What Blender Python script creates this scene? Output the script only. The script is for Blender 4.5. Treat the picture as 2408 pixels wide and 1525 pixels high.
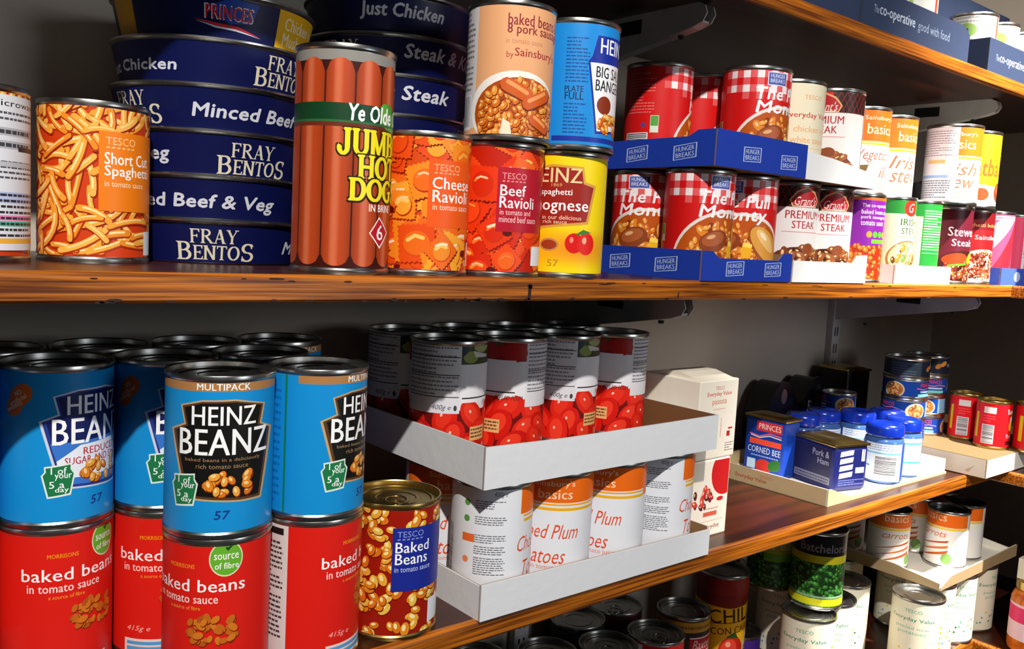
import bpy, math, random
from mathutils import Vector, Matrix, geometry
# ------------------------------------------------------------------ clean scene
for o in list(bpy.data.objects): bpy.data.objects.remove(o)
SC = bpy.context.scene; COL = SC.collection
rad = math.radians
# ------------------------------------------------------------------ camera
CAM = Vector((-0.40528, -0.55730, 0.03375)); YAW, PITCH, ROLL, FPX = 0.69679, -0.09893, 0.05393, 2082.16
f = Vector((math.sin(YAW)*math.cos(PITCH), math.cos(YAW)*math.cos(PITCH), math.sin(PITCH)))
r = Vector((math.cos(YAW), -math.sin(YAW), 0)); u = r.cross(f)
r2 = math.cos(ROLL)*r + math.sin(ROLL)*u; u2 = -math.sin(ROLL)*r + math.cos(ROLL)*u
cd = bpy.data.cameras.new('camera'); cd.sensor_fit = 'HORIZONTAL'; cd.sensor_width = 36; cd.lens = FPX/2408*36
cd.clip_start = 0.01; cd.clip_end = 50
cam = bpy.data.objects.new('camera', cd); COL.objects.link(cam)
cam.matrix_world = Matrix(((r2.x,u2.x,-f.x,CAM.x),(r2.y,u2.y,-f.y,CAM.y),(r2.z,u2.z,-f.z,CAM.z),(0,0,0,1)))
SC.camera = cam
# ------------------------------------------------------------------ world, lamps, exposure
w = bpy.data.worlds.new('room_ambient'); SC.world = w; w.use_nodes = True
bg = w.node_tree.nodes['Background']; bg.inputs[0].default_value = (0.80, 0.88, 1.0, 1); bg.inputs[1].default_value = 0.03
def lamp(name, kind, loc, energy, col, size, target=None, **k):
    d = bpy.data.lights.new(name, kind); d.energy = energy; d.color = col
    if kind == 'AREA': d.shape = 'RECTANGLE'; d.size, d.size_y = size
    else: d.shadow_soft_size = size
    for a, b in k.items(): setattr(d, a, b)
    o = bpy.data.objects.new(name, d); COL.objects.link(o); o.location = loc
    if target is not None: o.rotation_euler = (Vector(target)-Vector(loc)).to_track_quat('-Z', 'Y').to_euler()
    return o
lamp('ceiling_spot_left', 'SPOT', (-0.75, -1.25, 1.42), 222, (1, .96, .90), .022, (0.15, 0.05, -.15), spot_size=rad(75), spot_blend=.5)
lamp('ceiling_spot_right', 'SPOT', (1.00, -.66, 1.16), 520, (1, .95, .87), .020, (.99, 0.03, -.40), spot_size=rad(49), spot_blend=.9)
lamp('low_front_fill', 'AREA', (0.95, -2.4, .42), 11, (.88, .94, 1), (.7, .7), (-.1, .1, .08))  # low front fill added for the light on the left wall, source unseen
vs = SC.view_settings; vs.view_transform = 'Standard'; vs.look = 'None'; vs.gamma = 1; vs.use_curve_mapping = False; vs.exposure = 0.0
# ------------------------------------------------------------------ colours and materials
def lin(h):
    o = []
    for i in (0, 2, 4):
        c = int(h[i:i+2], 16)/255
        o.append(c/12.92 if c <= .04045 else ((c+.055)/1.055)**2.4)
    return tuple(o)
def mat(name, hexc=None, rough=.5, metal=0, spec=.5, coat=0):
    m = bpy.data.materials.new(name); m.use_nodes = True
    b = m.node_tree.nodes['Principled BSDF']
    if hexc: b.inputs['Base Color'].default_value = (*lin(hexc), 1)
    b.inputs['Roughness'].default_value = rough; b.inputs['Metallic'].default_value = metal
    b.inputs['Specular IOR Level'].default_value = spec; b.inputs['Coat Weight'].default_value = coat
    return m, m.node_tree, b
def noise_mix(m, nt, b, c1, c2, scale, stretch=(1,1,1), lo=.35, hi=.65, detail=6, bump=0, dist=0):
    tc = nt.nodes.new('ShaderNodeTexCoord'); mp = nt.nodes.new('ShaderNodeMapping'); nz = nt.nodes.new('ShaderNodeTexNoise')
    rp = nt.nodes.new('ShaderNodeValToRGB'); mp.inputs['Scale'].default_value = stretch
    nz.inputs['Scale'].default_value = scale; nz.inputs['Detail'].default_value = detail; nz.inputs['Distortion'].default_value = dist
    nt.links.new(tc.outputs['Object'], mp.inputs[0]); nt.links.new(mp.outputs[0], nz.inputs['Vector']); nt.links.new(nz.outputs[0], rp.inputs[0])
    rp.color_ramp.elements[0].position = lo; rp.color_ramp.elements[0].color = (*lin(c1), 1)
    rp.color_ramp.elements[1].position = hi; rp.color_ramp.elements[1].color = (*lin(c2), 1)
    nt.links.new(rp.outputs[0], b.inputs['Base Color'])
    if bump:
        bp = nt.nodes.new('ShaderNodeBump'); bp.inputs['Strength'].default_value = bump; bp.inputs['Distance'].default_value = .002
        nt.links.new(nz.outputs[0], bp.inputs['Height']); nt.links.new(bp.outputs[0], b.inputs['Normal'])
def printed(name, rough, bump=0, spec=.5):
    m, nt, b = mat(name, None, rough, 0, spec)
    at = nt.nodes.new('ShaderNodeAttribute'); at.attribute_name = 'print'; nt.links.new(at.outputs['Color'], b.inputs['Base Color'])
    if bump:
        nz = nt.nodes.new('ShaderNodeTexNoise'); nz.inputs['Scale'].default_value = 90; bp = nt.nodes.new('ShaderNodeBump')
        tc = nt.nodes.new('ShaderNodeTexCoord'); nt.links.new(tc.outputs['Object'], nz.inputs['Vector'])
        bp.inputs['Strength'].default_value = bump; bp.inputs['Distance'].default_value = .001
        nt.links.new(nz.outputs[0], bp.inputs['Height']); nt.links.new(bp.outputs[0], b.inputs['Normal'])
    return m
M = {}
M['label'] = printed('printed_label', .42, 0, .35)
M['card'] = printed('printed_card', .7, .25, .3)
m, nt, b = mat('tin_metal', 'b9b8b4', .28, 1); M['tin'] = m
noise_mix(m, nt, b, 'a5a4a0', 'c6c5c0', 40, (1, 1, .2))
m, nt, b = mat('gold_tin_metal', 'b99a52', .3, 1); M['gold'] = m
noise_mix(m, nt, b, 'a3874a', 'c4a866', 30)
m, nt, b = mat('shelf_wood', None, .33, 0, .5); M['wood'] = m
noise_mix(m, nt, b, '200b04', '481c0a', 9, (.35, 5, 5), .3, .7, 9, .06, .4)
m, nt, b = mat('shelf_edge_wood', None, .36, 0, .5); M['edge'] = m
noise_mix(m, nt, b, '5e2a06', 'c06c14', 26, (.3, 14, 15), .36, .66, 8, .15, .3)
m, nt, b = mat('painted_wall', None, .75, 0, .3); M['wall'] = m
noise_mix(m, nt, b, 'b3a798', 'c4b9ac', 3, (1, 1, .5), .3, .7, 5, .05)
m, nt, b = mat('bracket_paint', 'c9c6c2', .45); M['bracket'] = m
noise_mix(m, nt, b, 'bdbab6', 'd0cdc9', 20)
m, nt, b = mat('dark_slot', '121110', .8); M['slot'] = m
m, nt, b = mat('blue_plastic', '0c2a9c', .22, 0, .5, .3); M['blue'] = m
noise_mix(m, nt, b, '0a2690', '1030a8', 50)
m, nt, b = mat('black_plastic', '0d0d12', .3); M['black'] = m
noise_mix(m, nt, b, '0b0b10', '14141a', 40)
m, nt, b = mat('jar_glass_blue', '3c5f9c', .12, 0, .6); M['jarg'] = m
noise_mix(m, nt, b, '35568f', '4468a5', 30)
m, nt, b = mat('plastic_film', '7d8a96', .15, 0, .7); M['film'] = m
noise_mix(m, nt, b, '32404c', '95a2ac', 24, (1, 1, 1), .35, .7, 4, .6)
# ------------------------------------------------------------------ objects helpers
def obj(name, me, parent=None, loc=(0,0,0), rz=0, label=None, kind=None):
    o = bpy.data.objects.new(name, me); COL.objects.link(o); o.location = loc; o.rotation_euler = (0, 0, rz)
    if parent: o.parent = parent
    if label: o['label'] = label
    if kind: o['kind'] = kind
    return o
def thing(name, label, cat, loc, rz=0, group=None):
    o = obj(name, None, None, loc, rz, label); o.empty_display_size = .02; o['category'] = cat
    if group: o['group'] = group
    return o
def mesh(name, v, fc, m, smooth=False):
    me = bpy.data.meshes.new(name); me.from_pydata(v, [], fc); me.materials.append(m)
    if smooth: me.shade_smooth()
    me.update(); return me
def lathe(name, prof, m, n=64, smooth=True, sharp=30, cap=True):
    v = []; fc = []
    for (R, z) in prof:
        for k in range(n): a = 2*math.pi*k/n; v.append((R*math.cos(a), R*math.sin(a), z))
    for i in range(len(prof)-1):
        for k in range(n): k2 = (k+1) % n; fc.append((i*n+k, i*n+k2, (i+1)*n+k2, (i+1)*n+k))
    if cap:
        fc.append(tuple(range(n))[::-1]); fc.append(tuple((len(prof)-1)*n+k for k in range(n)))
    me = mesh(name, v, fc, m, smooth)
    if smooth: me.set_sharp_from_angle(angle=rad(sharp))
    return me
def boxm(name, x0, x1, y0, y1, z0, z1, m, bev=0):
    v = [(x,y,z) for x in (x0,x1) for y in (y0,y1) for z in (z0,z1)]
    fc = [(0,1,3,2),(4,6,7,5),(0,4,5,1),(2,3,7,6),(0,2,6,4),(1,5,7,3)]
    me = mesh(name, v, fc, m)
    if bev:
        import bmesh
        bm = bmesh.new(); bm.from_mesh(me); bmesh.ops.bevel(bm, geom=bm.edges[:], offset=bev, segments=2, affect='EDGES', profile=.6); bm.to_mesh(me); bm.free()
    return me
def extrude_poly(name, pts, axis, a0, a1, m):
    # pts in the other two axes, extruded along axis
    def P(p, a): return (a, p[0], p[1]) if axis == 'x' else (p[0], a, p[1]) if axis == 'y' else (p[0], p[1], a)
    n = len(pts); v = [P(p, a0) for p in pts]+[P(p, a1) for p in pts]
    fc = [tuple(range(n)), tuple(range(2*n-1, n-1, -1))]+[(i, i+n, (i+1) % n+n, (i+1) % n) for i in range(n)]
    me = mesh(name, v, fc, m)
    import bmesh
    bm = bmesh.new(); bm.from_mesh(me); bmesh.ops.recalc_face_normals(bm, faces=bm.faces[:]); bm.to_mesh(me); bm.free()
    return me
# ------------------------------------------------------------------ lettering
_tc = {}
def serif_glyph(ch):
    o = []
    def R(x0, y0, x1, y1): o.append([(x0,y0),(x1,y0),(x1,y1),(x0,y1)])
    def stem(x, y0=0, y1=1, b=1, t=1):
        R(x-.085, y0, x+.085, y1)
        if b: o.append([(x-.19,y0),(x+.19,y0),(x+.085,y0+.1),(x-.085,y0+.1)])
        if t: o.append([(x-.085,y1-.1),(x+.085,y1-.1),(x+.19,y1),(x-.19,y1)])
    def arc(cx, cy, rx, ry, a0, a1, w0=.16, w1=.16, n=14):
        for i in range(n):
            t0, t1 = rad(a0+(a1-a0)*i/n), rad(a0+(a1-a0)*(i+1)/n)
            def pt(t, s):
                k = abs(math.cos(t)); ww = .07+(w0-.07)*k
                return (cx+(rx+s*ww/2)*math.cos(t), cy+(ry+s*ww/2)*math.sin(t))
            o.append([pt(t0,-1), pt(t0,1), pt(t1,1), pt(t1,-1)])
    def diag(x0, y0, x1, y1, wd): o.append([(x0-wd/2,y0),(x0+wd/2,y0),(x1+wd/2,y1),(x1-wd/2,y1)])
    def ser(x, y): R(x-.15, y, x+.15, y+.06)
    W = .8
    if ch in 'FE':
        stem(.2); R(.2,.92,.72,1); o.append([(.66,.8),(.74,.75),(.74,1),(.62,1)]); R(.2,.47,.56,.55); R(.52,.4,.6,.62)
        if ch == 'E': R(.2,0,.74,.08); o.append([(.62,0),(.76,0),(.78,.25),(.7,.2)])
    elif ch == 'R': stem(.2); arc(.42,.745,.26,.215,-90,90); R(.2,.925,.44,1); R(.2,.49,.44,.56); diag(.86,0,.42,.5,.2); ser(.86,0); W = .95
    elif ch == 'A': diag(.16,0,.47,1,.08); diag(.78,0,.47,1,.2); R(.26,.3,.68,.37); ser(.14,0); ser(.8,0); W = .95
    elif ch == 'Y': stem(.45,0,.5,1,0); diag(.47,.42,.14,1,.19); diag(.46,.42,.78,1,.08); ser(.14,.94); ser(.78,.94); W = .92
    elif ch == 'B': stem(.2); arc(.42,.755,.22,.205,-90,90); arc(.44,.29,.26,.25,-90,90); R(.2,.92,.43,1); R(.2,.49,.43,.56); R(.2,0,.43,.08); W = .8
    elif ch == 'N': stem(.17); stem(.8,0,1,0,1); diag(.8,0,.17,1,.19); W = .98
    elif ch == 'T': stem(.42); R(.05,.92,.79,1); o.append([(.03,.76),(.1,.8),(.16,1),(.05,1)]); o.append([(.74,.8),(.81,.76),(.79,1),(.68,1)]); W = .84
    elif ch == 'O': arc(.5,.5,.38,.46,0,360,.2,.2,28); W = 1.0
    elif ch == 'S': arc(.4,.73,.25,.23,25,270); arc(.4,.27,.27,.23,90,-155); R(.56,.72,.63,.98); R(.12,.02,.18,.3); W = .78
    elif ch == 'J': stem(.5,.25,1,0,1); arc(.3,.25,.2,.22,0,-200); W = .72
    elif ch == 'U': stem(.2,.3,1,0,1); stem(.78,.3,1,0,1); arc(.49,.32,.29,.28,180,360); W = .98
    elif ch == 'M': stem(.18); stem(.98); diag(.57,.1,.2,1,.17); diag(.57,.1,.96,1,.09); W = 1.16
    elif ch == 'H': stem(.2); stem(.8); R(.2,.46,.8,.54); W = 1.0
    elif ch == 'D': stem(.2); arc(.42,.5,.34,.46,-90,90,.19); R(.2,.92,.44,1); R(.2,0,.44,.08); W = .9
    elif ch == 'G': arc(.48,.5,.36,.46,40,325,.19); R(.62,.12,.8,.48); R(.52,.42,.9,.49); W = .95
    elif ch == ' ': W = .4
    return o, W
def text_polys(s, st):
    """style 0 plain, 1 bold, 2 slab serif, 3 bold italic, 4 handwriting slant, 5 italic; polygons in a unit box"""
    if (s, st) in _tc: return _tc[(s, st)]
    polys = []
    if st in (2, 6):
        x = 0
        for ch in s:
            g, W = serif_glyph(ch)
            for p in g: polys.append([(a+x, b) for a, b in p])
            x += W
    else:
        cu = bpy.data.curves.new('t', 'FONT'); cu.body = s; cu.resolution_u = 2; cu.fill_mode = 'FRONT'
        cu.shear = {3: .12, 4: .35, 5: .3}.get(st, 0)
        if st in (1, 3): cu.space_character = 1.03
        o = bpy.data.objects.new('t', cu); COL.objects.link(o)
        me = bpy.data.meshes.new_from_object(o.evaluated_get(bpy.context.evaluated_depsgraph_get()))
        vv = [(v.co.x, v.co.y) for v in me.vertices]
        for p in me.polygons: polys.append([vv[i] for i in p.vertices])
        bpy.data.objects.remove(o); bpy.data.curves.remove(cu); bpy.data.meshes.remove(me)
    xs = [p[0] for q in polys for p in q]; ys = [p[1] for q in polys for p in q]
    x0, x1, y0, y1 = min(xs), max(xs), min(ys), max(ys)
    polys = [[((a-x0)/(x1-x0), (b-y0)/(y1-y0)) for a, b in q] for q in polys]
    _tc[(s, st)] = polys; return polys
# ------------------------------------------------------------------ printing canvas (millimetres)
class Cv:
    def __init__(s): s.sh = []
    def conv(s, polys, col): s.sh.append((polys, col if callable(col) else lin(col)))
    def poly(s, pts, col):
        t = geometry.tessellate_polygon([[Vector((a, b, 0)) for a, b in pts]])
        s.conv([[pts[i] for i in q] for q in t], col)
    def rect(s, x0, x1, y0, y1, col, nv=1):
        s.conv([[(x0, y0+(y1-y0)*i/nv), (x1, y0+(y1-y0)*i/nv), (x1, y0+(y1-y0)*(i+1)/nv), (x0, y0+(y1-y0)*(i+1)/nv)] for i in range(nv)], col)
    def ell(s, cx, cy, rx, ry, col, ang=0, n=16):
        ca, sa = math.cos(ang), math.sin(ang)
        s.conv([[(cx+rx*math.cos(t)*ca-ry*math.sin(t)*sa, cy+rx*math.cos(t)*sa+ry*math.sin(t)*ca) for t in [2*math.pi*k/n for k in range(n)]]], col)
    def stroke(s, pts, wd, col):
        q = []; n = len(pts); nr = []
        for i in range(n):
            a, b = pts[max(0, i-1)], pts[min(n-1, i+1)]; d = math.hypot(b[0]-a[0], b[1]-a[1]) or 1
            nr.append((-(b[1]-a[1])/d*wd/2, (b[0]-a[0])/d*wd/2))
        for i in range(n-1):
            q.append([(pts[i][0]-nr[i][0], pts[i][1]-nr[i][1]), (pts[i+1][0]-nr[i+1][0], pts[i+1][1]-nr[i+1][1]),
                      (pts[i+1][0]+nr[i+1][0], pts[i+1][1]+nr[i+1][1]), (pts[i][0]+nr[i][0], pts[i][1]+nr[i][1])])
        s.conv(q, col); q = []
        for e in (0, n-1): q.append([(pts[e][0]+wd/2*math.cos(t), pts[e][1]+wd/2*math.sin(t)) for t in [math.pi*k/4 for k in range(8)]])
        s.conv(q, col)
    def text(s, t, u0, u1, v0, v1, col, st=0, ang=0):
        P = [[(u0+a*(u1-u0), v0+b*(v1-v0)) for a, b in q] for q in text_polys(t, st)]
        if ang:
            cx, cy = (u0+u1)/2, (v0+v1)/2; c, d = math.cos(ang), math.sin(ang)
            P = [[(cx+(a-cx)*c-(b-cy)*d, cy+(a-cx)*d+(b-cy)*c) for a, b in q] for q in P]
        k = (v1-v0)*{1: .016, 3: .03, 6: .035}.get(st, 0)
        cps = ((0, 0),) if not k else ((-k, 0), (k, 0)) if st == 1 else ((-k, 0), (k, 0), (0, k), (0, -k))
        for dx, dy in cps:
            Q = [[(a+dx, b+dy) for a, b in q] for q in P]
            if st in (2, 6):
                for q in Q: s.conv([q], col)
            else: s.conv(Q, col)
    def lines(s, u0, u1, v0, v1, col, n=10, seed=1, th=.42):
        rg = random.Random(seed); dv = (v1-v0)/n; q = []
        for i in range(n):
            v = v1-(i+1)*dv+dv*.2; e = u0+(u1-u0)*rg.choice((1, .95, .9, .6, .98)); x = u0
            while x < e:
                L = rg.uniform(1.5, 5); x2 = min(e, x+L); q.append([(x, v), (x2, v), (x2, v+dv*th), (x, v+dv*th)]); x = x2+.7
        s.conv(q, col)
    def barcode(s, u0, u1, v0, v1, seed=3, horiz=False):
        s.rect(u0, u1, v0, v1, 'e9e9ec'); rg = random.Random(seed); q = []
        a, e = (v0+1, v1-1) if horiz else (u0+1, u1-1)
        while a < e-.8:
            w_ = rg.choice((.35, .35, .7, 1.0))
            q.append([(u0+1, a), (u1-1, a), (u1-1, a+w_), (u0+1, a+w_)] if horiz else [(a, v0+2.5), (a+w_, v0+2.5), (a+w_, v1-1), (a, v1-1)]); a += w_+rg.choice((.4, .5, .8))
        s.conv(q, '1c1c20')
    # food photographs printed on labels
    def beans(s, u0, u1, v0, v1, n, size=4.2, seed=1, base=None, cols=('e8861c','f0a83a','dd6a16','f3bb58'), dark='8a2208', hi='fbe08c', inside=None):
        rg = random.Random(seed)
        if base: s.rect(u0, u1, v0, v1, base)
        for i in range(n):
            x, y = rg.uniform(u0, u1), rg.uniform(v0, v1)
            if inside and ((x-inside[0])/inside[2])**2+((y-inside[1])/inside[3])**2 > .8: continue
            a = rg.uniform(0, math.pi); k = size*rg.uniform(.8, 1.2); c = rg.choice(cols)
            s.ell(x+.3, y-.5, k*1.08, k*.74, dark, a, 12); s.ell(x, y, k, k*.66, c, a, 12)
            if hi: s.ell(x-.15*k, y+.2*k, k*.5, k*.28, hi, a, 8)
    def spaghetti(s):
        rg = random.Random(5); s.rect(-116, 116, 0, 112, 'cf3c0e')
        for i in range(330):
            x, y, a = rg.uniform(-116, 116), rg.uniform(0, 112), rg.uniform(0, math.pi); L = rg.uniform(14, 34); k = rg.uniform(-.05, .05)
            p = []
            for j in range(7): p.append((x, y)); x += L/6*math.cos(a); y += L/6*math.sin(a); a += k*L/6
            w_ = rg.uniform(3.2, 4.6)
            s.stroke([(a_+.5, b_-.7) for a_, b_ in p], w_+.8, rg.choice(('8e1c06','a82a08','b5380a'))); s.stroke(p, w_, rg.choice(('f0a034','f4b44e','ea8c22','f2a83e')))
            s.stroke([(a_-.4, b_+.6) for a_, b_ in p[1:-1]], w_*.35, rg.choice(('fbe09a','f8d080')))
    def ravioli(s, red, seed):
        rg = random.Random(seed); s.rect(-116, 116, 0, 112, 'c22006' if red else 'd8480a')
        mains = ('e8380c','f04a14','d82a08','f0641c') if red else ('f28a1c','f6a42e','ee6a12','e84c0e')
        for i in range(95):
            x, y, a = rg.uniform(-116, 116), rg.uniform(0, 112), rg.uniform(0, 1.57); S_ = rg.uniform(9, 14); ca, sa = math.cos(a), math.sin(a)
            def P(px, py): return (x+px*ca-py*sa, y+px*sa+py*ca)
            e = []; n = 7
            for sd in range(4):
                for j in range(n*2):
                    t = -1+j/n; d = S_*(1.0 if j % 2 else 1.1); q = [(t*S_, -d), (d, t*S_), (-t*S_, d), (-d, -t*S_)][sd]; e.append(P(*q))
            c = rg.choice(mains)
            s.poly([(p[0]+.8, p[1]-1.1) for p in e], rg.choice(('7a1004','8e1a06','a02208'))); s.poly(e, c)
            s.ell(x+.5, y-.8, S_*.8, S_*.72, rg.choice(('c8340a','b82a08','d84a10')), a); s.ell(x, y, S_*.76, S_*.68, rg.choice(mains), a); s.stroke([(x-.5*S_, y+.15*S_), (x-.1*S_, y+.42*S_), (x+.35*S_, y+.3*S_)], rg.uniform(1.5, 3.4), rg.choice(('fac868','f8a040','f87a34')))
            if i % 2 == 0:
                b = rg.uniform(0, 3); s.stroke([(x-5, y+4), (x-1, y+5.5), (x+4, y+4+b)], rg.uniform(1.2, 2.6), rg.choice(('fde3bc','fbd0a0')))
            if i % 4 == 0: s.ell(x+S_, y, 4, 3, '5e0c04')
    def tomatoes(s, v1, seed):
        rg = random.Random(seed); s.rect(-116, 116, 0, v1, '6e0a05')
        for rw in range(3):
            for k in range(9):
                x = -116+k*27+(rw % 2)*13+rg.uniform(-4, 4); y = v1-7-rw*15+rg.uniform(-3, 3); a = rg.uniform(.5, 2.4); rx, ry = rg.uniform(15, 18), rg.uniform(11, 13)
                s.ell(x+.8, y-1, rx, ry, '7c0c06', a, 20); s.ell(x, y, rx*.97, ry*.97, rg.choice(('d4160c','de2010','cc120a')), a, 20)
                s.ell(x-1, y+1.5, rx*.65, ry*.6, rg.choice(('e8301c','ee3a22')), a, 16); s.ell(x-3, y+3.5, 1.6, 1.1, 'ffd8cc', a, 8)
    def blobs(s, cx, cy, rx, ry, n, cols, size, seed=2):
        rg = random.Random(seed)
        for i in range(n):
            t, q = rg.uniform(0, 6.283), math.sqrt(rg.random())*.9; x, y = cx+rx*q*math.cos(t), cy+ry*q*math.sin(t)
            k = size*rg.uniform(.6, 1.3); a = rg.uniform(0, 3); c = rg.choice(cols)
            s.ell(x+.4, y-.6, k, k*.6, cols[-1], a, 10); s.ell(x, y, k, k*.6, c, a, 10); s.ell(x-.2*k, y+.2*k, k*.4, k*.2, 'f6c890', a, 7)
    # ---- to a mesh wrapped round a cylinder / cone, or flat
    def build(s, name, m, mapping, v0, v1, du=None, wrap=None):
        V, F, C, N = [], [], [], []
        def clip(p, ax, val, sg):
            o = []; n = len(p)
            for i in range(n):
                a, b = p[i], p[(i+1) % n]; da, db = (a[ax]-val)*sg, (b[ax]-val)*sg
                if da >= 0: o.append(a)
                if (da > 0 and db < 0) or (da < 0 and db > 0):
                    t = da/(da-db); o.append((a[0]+(b[0]-a[0])*t, a[1]+(b[1]-a[1])*t))
            return o
        # stacking order: every shape lies just above the earlier shapes it overlaps
        bins = {}; lay = []
        for polys, col in s.sh:
            xs = [q[0] for p in polys for q in p]; ys = [q[1] for p in polys for q in p]
            x0, x1, y0, y1 = min(xs), max(xs), min(ys), max(ys); L = 0; ks = range(int(x0//6), int(x1//6)+1)
            for k in ks:
                for (e0, e1, g0, g1, l) in bins.get(k, ()):
                    if l >= L and e0 < x1 and e1 > x0 and g0 < y1 and g1 > y0: L = l+1
            for k in ks: bins.setdefault(k, []).append((x0, x1, y0, y1, L))
            lay.append(L)
        step = min(.006, .6/max(max(lay), 1))
        for (polys, col), L_ in zip(s.sh, lay):
            off = L_*step
            for p in polys:
                ys = [q[1] for q in p]
                if min(ys) < v0: p = clip(p, 1, v0, 1)
                if p and max(ys) > v1: p = clip(p, 1, v1, -1)
                if wrap and p:
                    p = clip(p, 0, wrap[0], 1) if min(q[0] for q in p) < wrap[0] else p
                    p = clip(p, 0, wrap[1], -1) if p and max(q[0] for q in p) > wrap[1] else p
                if len(p) < 3: continue
                ar = sum(p[j][0]*p[(j+1) % len(p)][1]-p[(j+1) % len(p)][0]*p[j][1] for j in range(len(p)))
                if abs(ar) < 1e-6: continue
                if ar < 0: p = p[::-1]
                parts = [(p, 0)]
                if du:
                    k0, k1 = math.floor(min(q[0] for q in p)/du+1e-9), math.floor(max(q[0] for q in p)/du-1e-9)
                    parts = []
                    for k in range(k0, k1+1):
                        q = p
                        if k > k0: q = clip(q, 0, k*du, 1)
                        if k < k1 and q: q = clip(q, 0, (k+1)*du, -1)
                        if len(q) >= 3: parts.append((q, k))
                for q, k in parts:
                    b0 = len(V)
                    for a in q:
                        co, nn = mapping(a[0], a[1], off, k); V.append(co); N.append(nn); c = col(a[0], a[1]) if callable(col) else col; C.append((c[0], c[1], c[2], 1))
                    F.append(tuple(range(b0, b0+len(q))))
        me = bpy.data.meshes.new(name); me.from_pydata(V, [], F); me.materials.append(m)
        ca = me.color_attributes.new('print', 'FLOAT_COLOR', 'POINT'); ca.data.foreach_set('color', [x for c in C for x in c])
        if du: me.shade_smooth(); me.normals_split_custom_set_from_vertices(N)
        me.update(); return me
    def wrap(s, name, R, v0, v1, dR=0, m=None, nf=96):
        """R in metres at v=0, dR = growth per mm, u measured at R"""
        Rm = R*1000; du = 2*math.pi*Rm/nf
        def mp(uu, v, off, k):
            a0, a1 = k*du/Rm, (k+1)*du/Rm; t = (uu/Rm-a0)/(a1-a0); q = (Rm+dR*v+off)/1000
            x = q*(math.cos(a0)*(1-t)+math.cos(a1)*t); y = q*(math.sin(a0)*(1-t)+math.sin(a1)*t); a = uu/Rm
            return (x, y, v/1000), (math.cos(a), math.sin(a), -dR*.9)
        L = math.pi*Rm
        return s.build(name, m or M['label'], mp, v0, v1, du, (-L, L))
    def flat(s, name, org, ux, uv, x1, y1, m=None):
        """flat print: org corner, ux/uv unit axes (outward normal = ux x uv), clipped to x1 x y1 mm"""
        org, ux, uv = Vector(org), Vector(ux), Vector(uv); nn = ux.cross(uv)
        def mp(a, b_, off, k): return tuple(org+ux*(a/1000)+uv*(b_/1000)+nn*((off+.05)/1000)), tuple(nn)
        return s.build(name, m or M['card'], mp, 0, y1, None, (0, x1))
def draw(c, items):
    for it in items:
        t = it[0]
        if t == 'r': c.rect(*it[1:])
        elif t == 't':
            if it[7] == 6:
                for dx, dy in ((1.2, -1), (-.9, .9), (.9, .9), (-.9, -.9)): c.text(it[1], it[2]+dx, it[3]+dx, it[4]+dy, it[5]+dy, '2a1406', 6)
            c.text(*it[1:])
        elif t == 'd':
            x0, x1, v, col = it[1:]
            n = 6; d = (x1-x0)/n
            c.conv([[(x0+i*d, v-.5), (x0+i*d+d*.6, v-.5), (x0+i*d+d*.75, v+.5), (x0+i*d+d*.15, v+.5)] for i in range(n)], col)
        elif t == 'e': c.ell(it[1], it[2], it[3], it[4], it[5], 0, 28)
        elif t == 'p': c.poly(it[1], it[2])
        elif t == 'L': c.lines(*it[1:])
        elif t == 'b': c.barcode(*it[1:])
        elif t == 'B': c.beans(it[1], it[2], it[3], it[4], it[5], 3.9 if it[5] < 40 else 3.2, 4, None, ('e8861c','f0a43a','d8741a') if it[5] < 40 else ('c8681c','d87a22','b8561a'), '7a2206', 'f8d890' if it[5] < 40 else None,
                                ((it[1]+it[2])/2, (it[3]+it[4])/2, (it[2]-it[1])/2, (it[4]-it[3])/2))
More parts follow.
